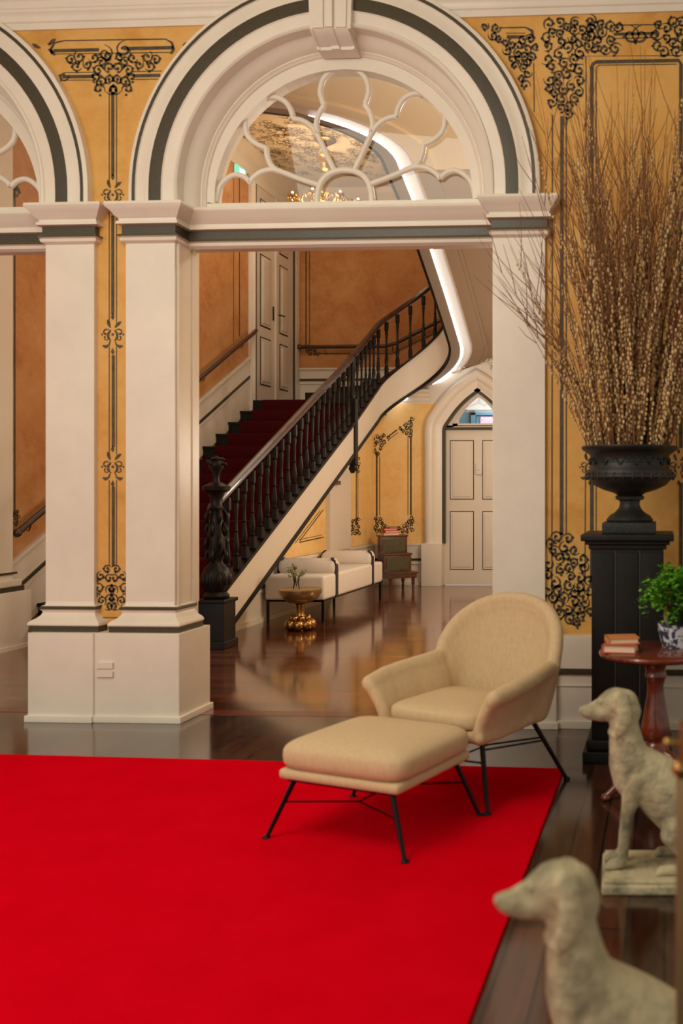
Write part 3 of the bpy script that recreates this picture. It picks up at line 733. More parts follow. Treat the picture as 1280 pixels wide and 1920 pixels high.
# the panelling carries on along the wall to the right
mx_ = lambda P: [(2384-x, y) for x, y in P]
S.line([(1331, 218), (1332, 1003)], 6.5); S.line([(1323, 218), (1323, 1000)], 2); S.line([(1349, 215), (1350, 1120)], 2.2)
S.arabesque([mx_([(1026, 40), (1080, 38), (1082, 66), (1080, 92), (1080, 112), (1088, 150), (1076, 205), (1060, 216), (1030, 205), (1024, 110)])], 14.5, 11, 4.4)
S.arabesque([mx_([(1030, 1010), (1050, 1000), (1078, 1010), (1092, 1050), (1108, 1095), (1104, 1165), (1075, 1175), (1040, 1150), (1026, 1120), (1024, 1050)])], 15, 21, 4.6)
S.build(arc_wall)
# under-stair wall panels
rear = bpy.data.objects['wall_rear']
S = Stencil(lambda x, y: atY(x, y, GY-.003))
S.line([(706, 850), (706, 968)], 3.2); S.line([(711.5, 856), (711.5, 966)], 1.2); S.line([(770, 818), (770, 966)], 3.2); S.line([(764.5, 818), (764.5, 966)], 1.2)
S.line([(732, 994), (748, 994)], 3.2); S.line([(730, 988), (750, 988)], 1.1); S.line([(728, 818), (744, 806)], 2.4); S.line([(731, 822), (746, 811)], 1.1)
for P, sd in (([(700, 822), (722, 812), (728, 820), (716, 838), (708, 852), (702, 848)], 1), ([(748, 802), (764, 792), (773, 782), (774, 812), (766, 818), (750, 808)], 2),
              ([(701, 968), (712, 972), (728, 990), (724, 998), (702, 996)], 3), ([(774, 968), (764, 974), (748, 990), (750, 998), (775, 996)], 4)):
    S.arabesque([P], 6.2, sd, 2.1)
S.build(rear)
under = bpy.data.objects['wall_understairs']
S = Stencil(lambda x, y: atX(x, y, WX+.003))
S.line([(668, 872), (668, 985)], 1.6); S.line([(654, 882), (668, 868)], 1.2); S.line([(671, 870), (671, 988)], .9); S.line([(652, 996), (670, 992)], 1.4)
S.arabesque([[(660, 975), (673, 972), (673, 1000), (656, 1000)]], 5.5, 6, 1.7); S.arabesque([[(662, 862), (672, 858), (672, 884), (664, 880)]], 5.5, 7, 1.5)
S.line([(561, 1017), (607, 1007)], 2); S.line([(560, 1012), (604, 1003)], .9); S.line([(562, 1014), (606, 956)], 1.4); S.line([(553, 1019), (600, 958)], .9)
S.build(under)
# stair wall lines
lw = bpy.data.objects['wall_left']; bw = bpy.data.objects['wall_back']
S = Stencil(lambda x, y: atX(x, y, LW+.003))
S.line([(28, 350), (28, 966)], 2.6); S.line([(449, 200), (449, 630)], 1.6); S.arabesque([[(22, 340), (36, 340), (36, 366), (24, 370)], [(24, 958), (36, 958), (34, 984), (24, 980)]], 5.5, 4, 1.8); S.line([(438, 250), (438, 640)], .8)
S.build(lw)
S = Stencil(lambda x, y: atY(x, y, 12.845))
S.line([(573.5, 345), (573.5, 650)], 2.2); S.line([(580, 345), (580, 646)], 1.4); S.line([(597, 663), (735, 663)], 1.8); S.line([(735, 663), (830, 618)], 1.8)
S.arabesque([[(572, 648), (582, 648), (596, 660), (596, 668), (578, 664)]], 6, 9, 2.0)
S.build(bw)
# painted foliage wreath on the stair hall ceiling around the lamp rose
ceil_up = [o for o in bpy.data.objects if o.name.startswith('ceiling')][1]
def atZ(x, y, z):
    d = ray(x, y); t = (z-EYE)/d[2]; return Vector((d[0]*t, d[1]*t, z))
class CeilS(Stencil): pass
S = CeilS(lambda x, y: Vector((x, y, 5.397)))
rnd = random.Random(2)
for i in range(420):
    a = rnd.uniform(0, 6.28); r = rnd.uniform(.25, 1.15)*(1+.12*math.sin(6*a))
    x = -4.0+r*math.cos(a); y = 11.15+r*1.05*math.sin(a)
    if x < LW+.12: continue
    S.scroll(x, y, rnd.uniform(.03, .07), rnd.uniform(0, 6), rnd.choice((-1, 1)), .017, 1.0)
o = S.mb.build('painted_ornament', mat('ceiling_stencil', (176, 146, 96), .7), ceil_up, smooth=0, weld=False); struct(o)
# ================================================================== STAIRCASE
stair = empty('staircase', (-4.3, 7.07, 0), 0, 'curving staircase with black turned balusters, cream stringer and dark red runner', 'staircase')
SO = Vector(stair.location)
def sb(mb, name, m, parent=None, **k):
    mb.v = [tuple(Vector(v)-SO) for v in mb.v]
    return mb.build(name, m, parent or stair, **k)
def nose(n): return 7.07+.305*(n-1), .141+.1565*(n-1)
for n in range(1, 15):
    y, z = nose(n); y2, _ = nose(n+1)
    x0, x1 = LW+.022, -3.565
    mb = MB(); mb.box(x0, x1, y+.012, y2+.03, z-.155 if n > 1 else 0, z-.028); mb.box(x0, x1, y-.012, y2+.012, z-.028, z, bev=.006)
    sb(mb, 'step', M['wood'], smooth=30)
y, z = nose(15)
sb(MB().box(LW+.022, -3.565, y-.01, 12.80, z-.15, z), 'landing', M['wood'])
C0 = (-3.06, 11.3)
for k in range(8):       # winders turning above the hall
    a0 = PI*k/8; a1 = PI*(k+1)/8
    R = 1.35
    P = [(C0[0]-.5*math.cos(a0), C0[1]+.5*math.sin(a0)), (C0[0]-R*math.cos(a0), C0[1]+R*math.sin(a0)), (C0[0]-R*math.cos(a1), C0[1]+R*math.sin(a1)), (C0[0]-.5*math.cos(a1), C0[1]+.5*math.sin(a1))]
    zt = 2.42+.12*k
    sb(MB().prism(P, zt-.13, zt, 'z'), 'step', M['wood'], smooth=0)
cr = MB(); prof = []
pts = []
for n in range(1, 16):
    y, z = nose(n)
    pts += [(y-.016, z-.15 if n > 1 else .0), (y-.018, z-.018), (y-.010, z+.006)]
pts.append((12.7, nose(15)[1]+.006))
bot = [(a+.02, b-.03) for a, b in pts]
x0, x1 = LW+.17, -3.72
vs = [(x0, a, b) for a, b in pts]+[(x1, a, b) for a, b in pts]; n = len(pts)
cr.add(vs, [(i, i+1, n+i+1, n+i) for i in range(n-1)])
ro = sb(cr, 'carpet_runner', M['runner'], smooth=40)
ro['label'] = 'dark red stair carpet'
# well path: samples (x, y, zbottom), normal to the well side
def well():
    out = []
    for i in range(21):
        Y = 7.13+(11.3-7.13)*i/20; out.append((-3.5, Y, .053+.497*(Y-7.271), (1, 0)))
    zb0 = .053+.497*(11.3-7.271)
    for i in range(1, 25):
        a = PI*i/24
        out.append((C0[0]-.44*math.cos(a), C0[1]+.44*math.sin(a), zb0+.954*(i/24), (math.cos(a), -math.sin(a))))
    for Y, z in ((10.9, 3.24), (10.5, 3.46), (9.77, 3.83), (9.45, 3.975), (9.14, 4.10), (8.8, 4.22)): out.append((-2.62, Y, z, (-1, 0)))
    for i in range(10):
        a = PI/2*i/9*.95
        out.append((-2.62-.55*(1-math.cos(a)), 8.62-.42*math.sin(a), 4.29+.22*i/9, Vector((-math.cos(a), math.sin(a)*1)).normalized()))
    out.append((-3.3, 8.18, 4.56, (-.05, 1)))
    out.append((-3.6, 8.17, 4.60, (-.05, 1)))
    return out
WP = well()
def extra(w):
    if w[0] < -3.49 and w[1] > 10.3 and w[1] <= 11.31: return .05*(w[1]-10.3)
    if w[1] > 11.3: return .05+.12*(w[0]+3.5)/.88
    return .17 if w[0] > -3.3 and w[1] > 8 else 0
def ribbon3(samples, fa, fb, fz0, fz1):
    # closed ribbon of rectangular section; fa, fb = inward offsets, fz = heights above the bottom edge
    mb = MB(); vs = []
    for w_ in samples:
        x, y, z, nn = w_; e0 = extra(w_) if fz0 > .2 else 0; e1 = extra(w_) if fz1 > .2 else 0
        a = (x+nn[0]*fa, y+nn[1]*fa); b = (x+nn[0]*fb, y+nn[1]*fb)
        vs += [(a[0], a[1], z+fz0+e0), (b[0], b[1], z+fz0+e0), (b[0], b[1], z+fz1+e1), (a[0], a[1], z+fz1+e1)]
    fs = [(4*i+k, 4*i+(k+1) % 4, 4*i+4+(k+1) % 4, 4*i+4+k) for i in range(len(samples)-1) for k in range(4)]
    fs += [(3, 2, 1, 0), tuple(4*(len(samples)-1)+k for k in range(4))]
    mb.add(vs, fs); return mb
st = sb(ribbon3(WP, 0, -.06, 0, .355), 'stringer', M['white2'], smooth=30); st['label'] = 'cream painted stair side'
sb(ribbon3(WP, .014, -.014, -.012, .032), 'stringer_edge', M['wood'], smooth=40)
sb(ribbon3(WP, .018, -.075, .345, .378), 'baluster_shoe', M['wood'], smooth=40)
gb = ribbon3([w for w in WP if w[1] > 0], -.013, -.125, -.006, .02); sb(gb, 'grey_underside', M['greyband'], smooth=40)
# inner soffit to the outer side
def soff_samples():
    res = []
    for x, y, z, nn in WP:
        res.append((Vector((x-nn[0]*.125, y-nn[1]*.125, z)), Vector((-nn[0], -nn[1], 0))))
    return res
SS = soff_samples()
sf = MB(); rm = MB(); vs = []; cols = 9; rv = []
prof_c = [(0, .0), (.012, .03), (.04, .05), (.08, .05), (.115, .03), (.13, .012), (.145, .012), (.15, .03)]
start = 21
use = SS[start:]
for p, d in use:
    L = 2.6
    if d.y > .05: L = min(L, max(.1, (GY-.002-p.y)/d.y))
    if d.x < -.05 and p.y > 8.3: L = min(L, max(.1, (p.x-(LW+.02))/-d.x))
    if d.y < -.05: L = min(L, (p.y-5.3)/-d.y)
    if d.x > .05: L = min(L, (-.38-p.x)/d.x)
    row = []
    for o, h in prof_c:
        o = min(o, L); rv.append(p+d*o+Vector((0, 0, h)))
    row = [p+d*min(L, .15)+Vector((0, 0, .03)), p+d*min(L, .30)+Vector((0, 0, .03)), p+d*min(L, .30)+Vector((0, 0, .018)), p+d*min(L, .335)+Vector((0, 0, .018)), p+d*min(L, .335)+Vector((0, 0, .045)), p+d*L+Vector((0, 0, .045))]
    vs += row
n = len(use); a = len(prof_c)
rm.add(rv, [(i*a+k, i*a+k+1, (i+1)*a+k+1, (i+1)*a+k) for i in range(n-1) for k in range(a-1)])
sf.add(vs, [(i*6+k, i*6+k+1, (i+1)*6+k+1, (i+1)*6+k) for i in range(n-1) for k in range(5)])
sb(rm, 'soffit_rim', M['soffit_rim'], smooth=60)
k_ = [i for i, (p, d) in enumerate(use) if p.z > 4.2]
sf2 = MB(); sf2.add(vs, [f for f in sf.f if f[0]//6 >= k_[0]]); sf.f = [f for f in sf.f if f[0]//6 < k_[0]]; sf.m = [0]*len(sf.f)
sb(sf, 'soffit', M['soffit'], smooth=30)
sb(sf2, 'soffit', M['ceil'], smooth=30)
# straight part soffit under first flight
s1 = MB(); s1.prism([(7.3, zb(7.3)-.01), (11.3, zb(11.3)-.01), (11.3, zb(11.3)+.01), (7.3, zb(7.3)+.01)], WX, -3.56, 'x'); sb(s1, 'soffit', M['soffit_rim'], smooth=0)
# LED strip
led = MB(); lp = [(x-nn[0]*.15, y-nn[1]*.15, z-.004) for x, y, z, nn in WP if y > 8.0 or True]
lp = lp[6:-2]; led.tube(lp, [.012]*(len(lp)-3)+[.013, .009, .003], 6)
lo = sb(led, 'led_strip', M['led'], smooth=60); lo['label'] = 'glowing white light strip under the stair edge'
# handrail
def rail_pt(w, h, off=-.03): return (w[0]+w[3][0]*off, w[1]+w[3][1]*off, w[2]+h)
RH = .378+.70
hr = MB()
sec = [(-.034, 0), (-.034, .018), (-.026, .045), (0, .056), (.026, .045), (.034, .018), (.034, 0), (.018, -.02), (-.018, -.02)]
vs = []
W2 = WP[:46]
for w in W2:
    for o, h in sec:
        vs.append((w[0]+w[3][0]*(-.03+o), w[1]+w[3][1]*(-.03+o), w[2]+RH+h+extra(w)))
ns = len(sec)
hr.add(vs, [(i*ns+k, i*ns+(k+1) % ns, (i+1)*ns+(k+1) % ns, (i+1)*ns+k) for i in range(len(W2)-1) for k in range(ns)]+[tuple(range(ns)), tuple(range((len(W2)-1)*ns, len(W2)*ns))])
sb(hr, 'handrail', M['railwood'], smooth=40)
# balusters: one mesh, copied
bz = [(0, 0), (.021, 0), (.021, .10), (.014, .105), (.019, .118), (.012, .13), (.017, .16), (.019, .19), (.015, .24), (.010, .30), (.015, .312), (.010, .325), (.0095, .40), (.012, .48), (.0155, .53), (.011, .545), (.017, .555), (.017, .56), (.021, .565), (.021, .665), (0, .665)]
bz = [(r*1.28, z) for r, z in bz]
bb = MB(); bb.lathe(bz, seg=10); bb.box(-.02, .02, -.02, .02, 0, .10); bb.box(-.02, .02, -.02, .02, .575, .665)
b0 = bb.build('baluster', M['wood'], stair, smooth=30)
spots = []; acc = .12; last = WP[0]
for w in WP[1:46]:
    L = math.hypot(w[0]-last[0], w[1]-last[1]); t = 0
    while acc <= L:
        q = acc/L
        spots.append(((last[0]+(w[0]-last[0])*q)-.03*(last[3][0]), (last[1]+(w[1]-last[1])*q)-.03*(last[3][1]), last[2]+(w[2]-last[2])*q+.376+extra(last)+(extra(w)-extra(last))*q))
        acc += .153
    acc -= L; last = w
first = True
for p in spots:
    if abs(p[1]-10.45) < .06 and p[0] < -3.4: continue
    b = b0 if first else b0.copy()
    if not first: COL.objects.link(b); b.parent = stair
    first = False
    b.location = Vector(p)-SO
# joint post
jp = MB()
jz = zb(10.45)
jp.box(-3.585, -3.48, 10.40, 10.50, jz-.12, jz+.62, bev=.006)
jp.lathe([(0, -.10), (.02, -.10), (.045, -.05), (.03, -.02), (.05, 0), (.05, .02)], (-3.53, 10.45, jz-.12), 12)
jp.lathe([(.045, .60), (.03, .62), (.045, .66), (.028, .72), (.025, .85), (.036, .95), (.028, 1.0), (.042, 1.03), (.042, 1.12), (0, 1.12)], (-3.53, 10.45, jz), 14)
sb(jp, 'newel_post', M['wood'], smooth=40)
# carved newel at the foot
nx, ny = -3.475, 7.10
nw = MB()
nw.box(nx-.105, nx+.105, ny-.105, ny+.105, 0, .36, bev=.006); nw.box(nx-.12, nx+.12, ny-.12, ny+.12, 0, .06, bev=.006)
nw.box(nx-.12, nx+.12, ny-.12, ny+.12, .35, .38, bev=.008)
nw.lathe([(.09, .38), (.10, .40), (.075, .43), (.095, .47), (.108, .52), (.105, .57), (.085, .62), (.05, .65), (.042, .68), (.06, .72), (.068, .80), (.062, .90), (.05, .99), (.042, 1.06), (.055, 1.08), (.042, 1.10), (.046, 1.16), (.062, 1.2), (.10, 1.22), (.105, 1.25), (.07, 1.265), (.04, 1.28), (0, 1.28)], (nx, ny, 0), 20)
npost = sb(nw, 'newel_post', M['wood'], smooth=45)
rnd = random.Random(9)
nf = MB()
nf.lathe([(.03, 1.27), (.022, 1.31), (.03, 1.36), (.055, 1.40), (.06, 1.43), (.03, 1.46), (0, 1.46)], (nx, ny, 0), 12)
for i in range(26):
    a = rnd.uniform(0, 6.28); r = rnd.uniform(.01, .07); h = 1.47-r*.55+rnd.uniform(-.015, .02)
    nf.ell((nx+r*math.cos(a), ny+r*math.sin(a), h), (.02, .02, .013), 8, 5)
o = nf.build('finial', M['wood'], npost, smooth=60); o.data.transform(Matrix.Translation(-SO))
nc = MB()
for i in range(16):
    a = 2*PI*i/4+PI/4*(i//4); z0 = .66+.10*(i//4)
    c = Vector((nx+.06*math.cos(a), ny+.06*math.sin(a), z0))
    nc.tube([c+Vector((.02*math.cos(a)*math.sin(k*.5), .02*math.sin(a)*math.sin(k*.5), k*.016)) for k in range(8)], [.006+.011*math.sin(PI*k/7) for k in range(8)], 6)
o = nc.build('carving', M['wood'], npost, smooth=60); o.data.transform(Matrix.Translation(-SO))
nc = MB()
for i in range(14):
    a = 2*PI*i/14; nc.ell((nx+.098*math.cos(a), ny+.098*math.sin(a), .53), (.018, .018, .05), 8, 6)
o = nc.build('gadroon', M['wood'], npost, smooth=60); o.data.transform(Matrix.Translation(-SO))
# scroll where the rail meets the newel
# wall handrails
h1 = MB(); p0 = (LW+.075, 7.06, .885); p1 = (LW+.075, 11.28, 3.15)
h1.tube([p0, p1, (LW+.075, 11.36, 3.20), (LW+.02, 11.40, 3.21)], .024, 10); h1.ell(p0, .034, 12, 8)
h1o = h1.build('wall_handrail', M['railwood'], smooth=50)
tag(h1o, 'brown wooden handrail climbing the left stair wall', 'handrail')
for i in range(5):
    hb = MB()
    t = .04+i*.225; y = 7.06+t*(11.28-7.06); z = .885+t*(3.15-.885)
    hb.tube([(LW, y, z-.07), (LW+.05, y, z-.08), (LW+.075, y, z-.02)], .007, 6); hb.ell((LW+.005, y, z-.07), (.006, .025, .025), 8, 6)
    hb.build('bracket', M['brass'], h1o, smooth=50)
h2 = MB(); h2.tube([(-5.06, 12.76, 3.21), (-3.86, 12.76, 3.21), (-3.70, 12.76, 3.25), (-2.3, 12.76, 3.95)], .026, 10); h2.ell((-5.06, 12.76, 3.21), .04, 12, 8)
h2o = h2.build('wall_handrail', M['railwood'], smooth=50)
tag(h2o, 'dark wooden handrail along the wall at the back of the landing', 'handrail')
for x in (-4.7, -4.2, -3.75, -3.3):
    hb = MB(); z = 3.21 if x < -3.8 else 3.21+.5*(x+3.78)
    hb.tube([(x, 12.85, z-.09), (x, 12.79, z-.09), (x, 12.76, z-.02)], .007, 6)
    hb.build('bracket', M['brass'], h2o, smooth=50)
# ================================================================== CHANDELIER
ch = empty('chandelier', (-4.03, 10.95, 5.4), 0, 'gilt chandelier hanging over the stairs, seen through the fanlight', 'chandelier')
c = MB(); c.lathe([(0, 0), (.12, 0), (.13, -.02), (.10, -.04), (.05, -.07), (.02, -.09), (0, -.09)], seg=18)
c.build('canopy', M['gild'], ch, smooth=50)
c = MB(); c.tube([(0, 0, -.08), (0, 0, -.85)], .008, 6)
c.lathe([(0, -.22), (.10, -.20), (.115, -.215), (.06, -.25), (.05, -.31), (.055, -.36), (.03, -.385), (0, -.385)], seg=16)
c.lathe([(0, -.78), (.03, -.80), (.05, -.86), (.03, -.92), (.07, -.98), (.04, -1.06), (0, -1.12)], seg=14)
c.build('stem', M['gild'], ch, smooth=50)
for k in range(8):
    a = 2*PI*k/8; R_ = .36
    c = MB(); P = [(.04*math.cos(a), .04*math.sin(a), -.95)]
    for t in range(1, 11):
        q = t/10; r = .04+R_*q; P.append((r*math.cos(a), r*math.sin(a), -.95-.12*math.sin(q*PI*1.1)+.14*q*q))
    c.tube(P, .012, 6)
    ex, ey, ez = P[-1]
    c.lathe([(0, 0), (.05, .01), (.055, .03), (.02, .035), (0, .035)], (ex, ey, ez), 10)
    for j in range(9):
        q = j/8*2*PI; c.ell((ex+.05*math.cos(q), ey+.05*math.sin(q), ez-.03), (.010, .010, .022), 6, 5)
    arm = c.build('arm', M['gild'], ch, smooth=50)
    MB().ell((ex, ey, ez+.05), (.014, .014, .018), 8, 6).build('bulb', M['bulb'], arm, smooth=60)
c = MB(); rnd = random.Random(1)
for i in range(90):
    a = rnd.uniform(0, 6.28); r = rnd.uniform(.10, .40); z = -.70-.26*rnd.random(); q = rnd.uniform(.03, .055); h = rnd.choice((-1, 1))
    c.tube([(r*math.cos(a)+q*math.cos(k*.6)*math.cos(a+1.5*h), r*math.sin(a)+q*math.cos(k*.6)*math.sin(a+1.5*h), z+q*math.sin(k*.6)) for k in range(9)], [.006+.006*math.sin(PI*k/8) for k in range(9)], 5)
c.build('gilt_foliage', M['gild'], ch, smooth=50)
point('chandelier_light', (-4.03, 10.95, 4.66), 38, (1, .72, .42), .25)
ex = MB(); ex.box(LW, LW+.03, 10.93, 11.19, 5.02, 5.12, 0); ex.box(LW+.03, LW+.032, 11.01, 11.06, 5.03, 5.10, 1); ex.box(LW+.03, LW+.032, 11.09, 11.14, 5.03, 5.11, 1); ex.box(LW+.03, LW+.032, 11.065, 11.085, 5.06, 5.075, 1)
tag(ex.build('exit_sign', [M['exit'], M['exitw']], smooth=0), 'small glowing green exit sign high on the left stair wall', 'sign')

# ================================================================== HALL FURNITURE
# daybed
bx0, bx1, by0, by1 = -3.68, -3.12, 8.45, 10.25
day = empty('daybed', ((bx0+bx1)/2, (by0+by1)/2, 0), 0, 'long ivory upholstered daybed under the staircase with two bolsters', 'daybed')
hw_, hl = (bx1-bx0)/2, (by1-by0)/2
MB().box(-hw_, hw_, -hl, hl, .205, .43, bev=.03).build('seat', M['ivory'], day, smooth=50)
for y in (-.54, .57):
    c = MB(); rot = Matrix.Rotation(PI/2, 4, 'Y')
    c.lathe([(0, -hw_+.0), (.05, -hw_), (.078, -hw_+.02), (.085, -hw_+.05), (.085, hw_-.05), (.078, hw_-.02), (.05, hw_), (0, hw_)], (0, y, .485), 24, mtx=rot)
    bo = c.build('bolster', M['ivory'], day, smooth=60)
    yy = y-.03
    for sx in (-1, 1):
        s_ = MB(); X_ = [(sx*(hw_+.007), .20), (sx*(hw_+.007), .50), (sx*(hw_-.012), .55), (sx*(hw_-.045), .578), (sx*(hw_-.05), .568), (sx*(hw_-.018), .54), (sx*(hw_-.004), .50), (sx*(hw_-.004), .20)]
        s_.prism(X_, yy-.028, yy+.028, 'y'); s_.build('strap', M['strap'], bo, smooth=30)
for sx in (-1, 1):
    for sy in (-1, 1): MB().box(sx*(hw_-.02)-.011, sx*(hw_-.02)+.011, sy*(hl-.03)-.011, sy*(hl-.03)+.011, 0, .207).build('leg', M['metal'], day, smooth=20)
MB().box(-hw_+.02, hw_-.02, -hl+.02, hl-.02, .188, .207).build('frame', M['metal'], day, smooth=20)
# hourglass brass table
gt = empty('pedestal_table', (-3.175, 8.02, 0), 0, 'small round brass hourglass table standing before the ivory daybed', 'table')
MB().lathe([(0, .355), (.17, .355), (.18, .36), (.186, .355), (.184, .345), (.178, .32), (.155, .28), (.10, .245), (.045, .235), (.035, .23)], seg=32).build('table_top', M['softgold'], gt, smooth=50)
MB().lathe([(.035, .235), (.045, .225), (.04, .20), (.034, .17), (.036, .12), (.055, .10), (.062, .088), (.05, .078), (.055, .065), (.074, .055), (.078, .035), (.07, .012), (.075, 0), (0, 0)], seg=28).build('base', M['brass'], gt, smooth=50)
c = MB(); 
for i in range(7):
    a = 2*PI*i/7+.4; c.ell((.085*math.cos(a), .085*math.sin(a), .05), (.052, .052, .05), 14, 8)
    c.ell((.07*math.cos(a+.4), .07*math.sin(a+.4), .105), (.03, .03, .028), 12, 8)
c.build('lobed_foot', M['brass'], gt, smooth=60)
vz = empty('glass_vase', (-3.20, 8.0, .36), 0, 'slim clear glass vase of pale dried flowers on the brass table', 'vase')
MB().lathe([(0, 0), (.026, 0), (.028, .01), (.024, .03), (.022, .06), (.028, .09), (.027, .095), (.02, .06), (.02, .02), (0, .015)], seg=16).build('vessel', M['glass'], vz, smooth=50)
fl = MB(); fs = MB(); rnd = random.Random(5)
for i in range(14):
    a = rnd.uniform(0, 6.28); r = rnd.uniform(.01, .075); h = .15+rnd.uniform(-.02, .06)-r*.3
    fs.tube([(0, 0, .02), (r*.35*math.cos(a), r*.35*math.sin(a), .09), (r*math.cos(a), r*math.sin(a), h)], .002, 5)
    for j in range(7): fl.ell((r*math.cos(a)+rnd.uniform(-.018, .018), r*math.sin(a)+rnd.uniform(-.018, .018), h+rnd.uniform(-.014, .016)), (.009, .009, .007), 6, 5)
fs.build('stem', M['fernstem'], vz); fl.build('blossom', M['leaf'], vz, smooth=60)['kind'] = 'stuff'
# step cabinet
al = math.radians(57)
cab = empty('step_cabinet', (-3.33, 11.46, 0), 0, 'dark mahogany library steps with green leather risers in the hall corner', 'cabinet')
fn = Vector((math.cos(al), -math.sin(al), 0))        # front normal
ux = Vector((math.sin(al), math.cos(al), 0))         # to the viewer's right
Rm = Matrix(((ux.x, -fn.x, 0, 0), (ux.y, -fn.y, 0, 0), (0, 0, 1, 0), (0, 0, 0, 1)))
def cabbox(mb, *a, **k): mb.box(*a, mtx=Rm, **k)
W_ = .17
for i, (y0, y1, z0, z1, w_) in enumerate(((-.30, -.12, .0, .215, W_+.01), (-.12, .04, .185, .44, W_), (.04, .19, .40, .66, W_))):
    c = MB()
    if i == 0: cabbox(c, -w_, w_, -.30, .0, .15, .20, bev=.004); cabbox(c, -w_-.012, w_+.012, -.315, -.10, .20, .222, bev=.005)
    else: cabbox(c, -w_, w_, y0+.02, .19, z0+.03 if i > 1 else .20, z1-.02, bev=.003); cabbox(c, -w_-.01, w_+.01, y0+.005, y1+.03, z1-.022, z1, bev=.005)
    d = c.build('step', M['darkmahog'], cab, smooth=25)
    if i:
        c = MB(); cabbox(c, -w_+.03, w_-.03, y0+.012, y0+.021, z0+.055, z1-.05); c.build('leather_panel', M['greenleather'], d, smooth=20)
for x in (-.14, .14):
    for y in (-.27, .14):
        c = MB(); c.lathe([(0, 0), (.012, 0), (.018, .02), (.012, .05), (.022, .08), (.02, .11), (.024, .15), (0, .15)], seg=12)
        c.v = [tuple(Vector(v)+Rm @ Vector((x, y, 0))) for v in c.v]
        c.build('leg', M['darkmahog'], cab, smooth=40)
def book(name, loc, rz, w, d, h, cover, label, group=None, sag=0):
    e = empty(name, loc, rz, label, 'book', group)
    c = MB(); c.box(-w/2, w/2, -d/2, d/2, 0, .005, bev=.0015); c.box(-w/2, w/2, -d/2, d/2, h-.005, h, bev=.0015); c.box(-w/2, -w/2+.006, -d/2, d/2, 0, h, bev=.0015)
    c.build('cover', cover, e, smooth=20)
    MB().box(-w/2+.006, w/2-.006, -d/2+.006, d/2-.006, .005, h-.005).build('page_block', M['pages'], e, smooth=0)
    return e
bp = Vector(cab.location)+Rm @ Vector((-.03, .10, .66))
book('book', bp, .5, .19, .13, .028, M['pages'], 'cream book, lowest of the stack on the mahogany library steps')
book('book', bp+Vector((0, 0, .028)), .62, .18, .125, .03, M['red'], 'red book in the middle of the stack on the library steps')
book('book', bp+Vector((-.01, 0, .058)), .45, .16, .115, .026, M['red'], 'red book lying topmost on the mahogany library steps')

# ================================================================== LOUNGE: RUG, CHAIR, OTTOMAN
rg = MB(); rg.prism([(-.452, .2), (-.436, 4.046), (-4.9, 4.165), (-4.9, .2)], 0, .014, 'z')
tag(rg.build('rug', M['rug'], smooth=0), 'large plain bright red rug covering the lounge floor', 'rug')
RT = .014
oc = Vector((-1.03, 3.31, RT)); oa = math.atan2(-.185, .54)
ot = empty('ottoman', oc, oa, 'square beige linen footstool with thin black legs on the red rug', 'ottoman')
MB().ell((0, .01, .283), (.262, .240, .066), 56, 24, e=(.62, .26)).build('cushion', M['linen'], ot, smooth=70)
MB().box(-.248, .248, -.225, .238, .205, .240, bev=.016).build('seat_pad', M['linen'], ot, smooth=60)
c = MB(); c.tube([(-.22, -.2, .202), (.22, -.2, .202), (.22, .21, .202), (-.22, .21, .202), (-.22, -.2, .202)], .008, 8); fr = c.build('frame', M['metal'], ot, smooth=50)
def legs(root, tops, feet, r=.0085):
    for t, f in zip(tops, feet):
        c = MB(); c.tube([t, f], [r*1.15, r*.85], 10); c.lathe([(0, 0), (.014, 0), (.014, .006), (.009, .01)], f, 10)
        c.build('leg', M['metal'], root, smooth=50)
ft = [(-.285, -.238, 0), (.285, -.238, 0), (.285, .238, 0), (-.285, .238, 0)]
tp = [(-.2, -.19, .205), (.2, -.19, .205), (.2, .2, .205), (-.2, .2, .205)]
legs(ot, tp, ft)
c = MB(); m_ = lambda a, b, t: tuple(a[i]+(b[i]-a[i])*t for i in range(3))
c.tube([m_(tp[0], ft[0], .4), (0, -.1, .12), m_(tp[1], ft[1], .4)], .0035, 6); c.tube([m_(tp[3], ft[3], .4), (0, .1, .12), m_(tp[2], ft[2], .4)], .0035, 6)
c.tube([(0, -.1, .12), (0, .1, .12)], .0035, 6)
c.build('stretcher', M['metal'], ot, smooth=50)
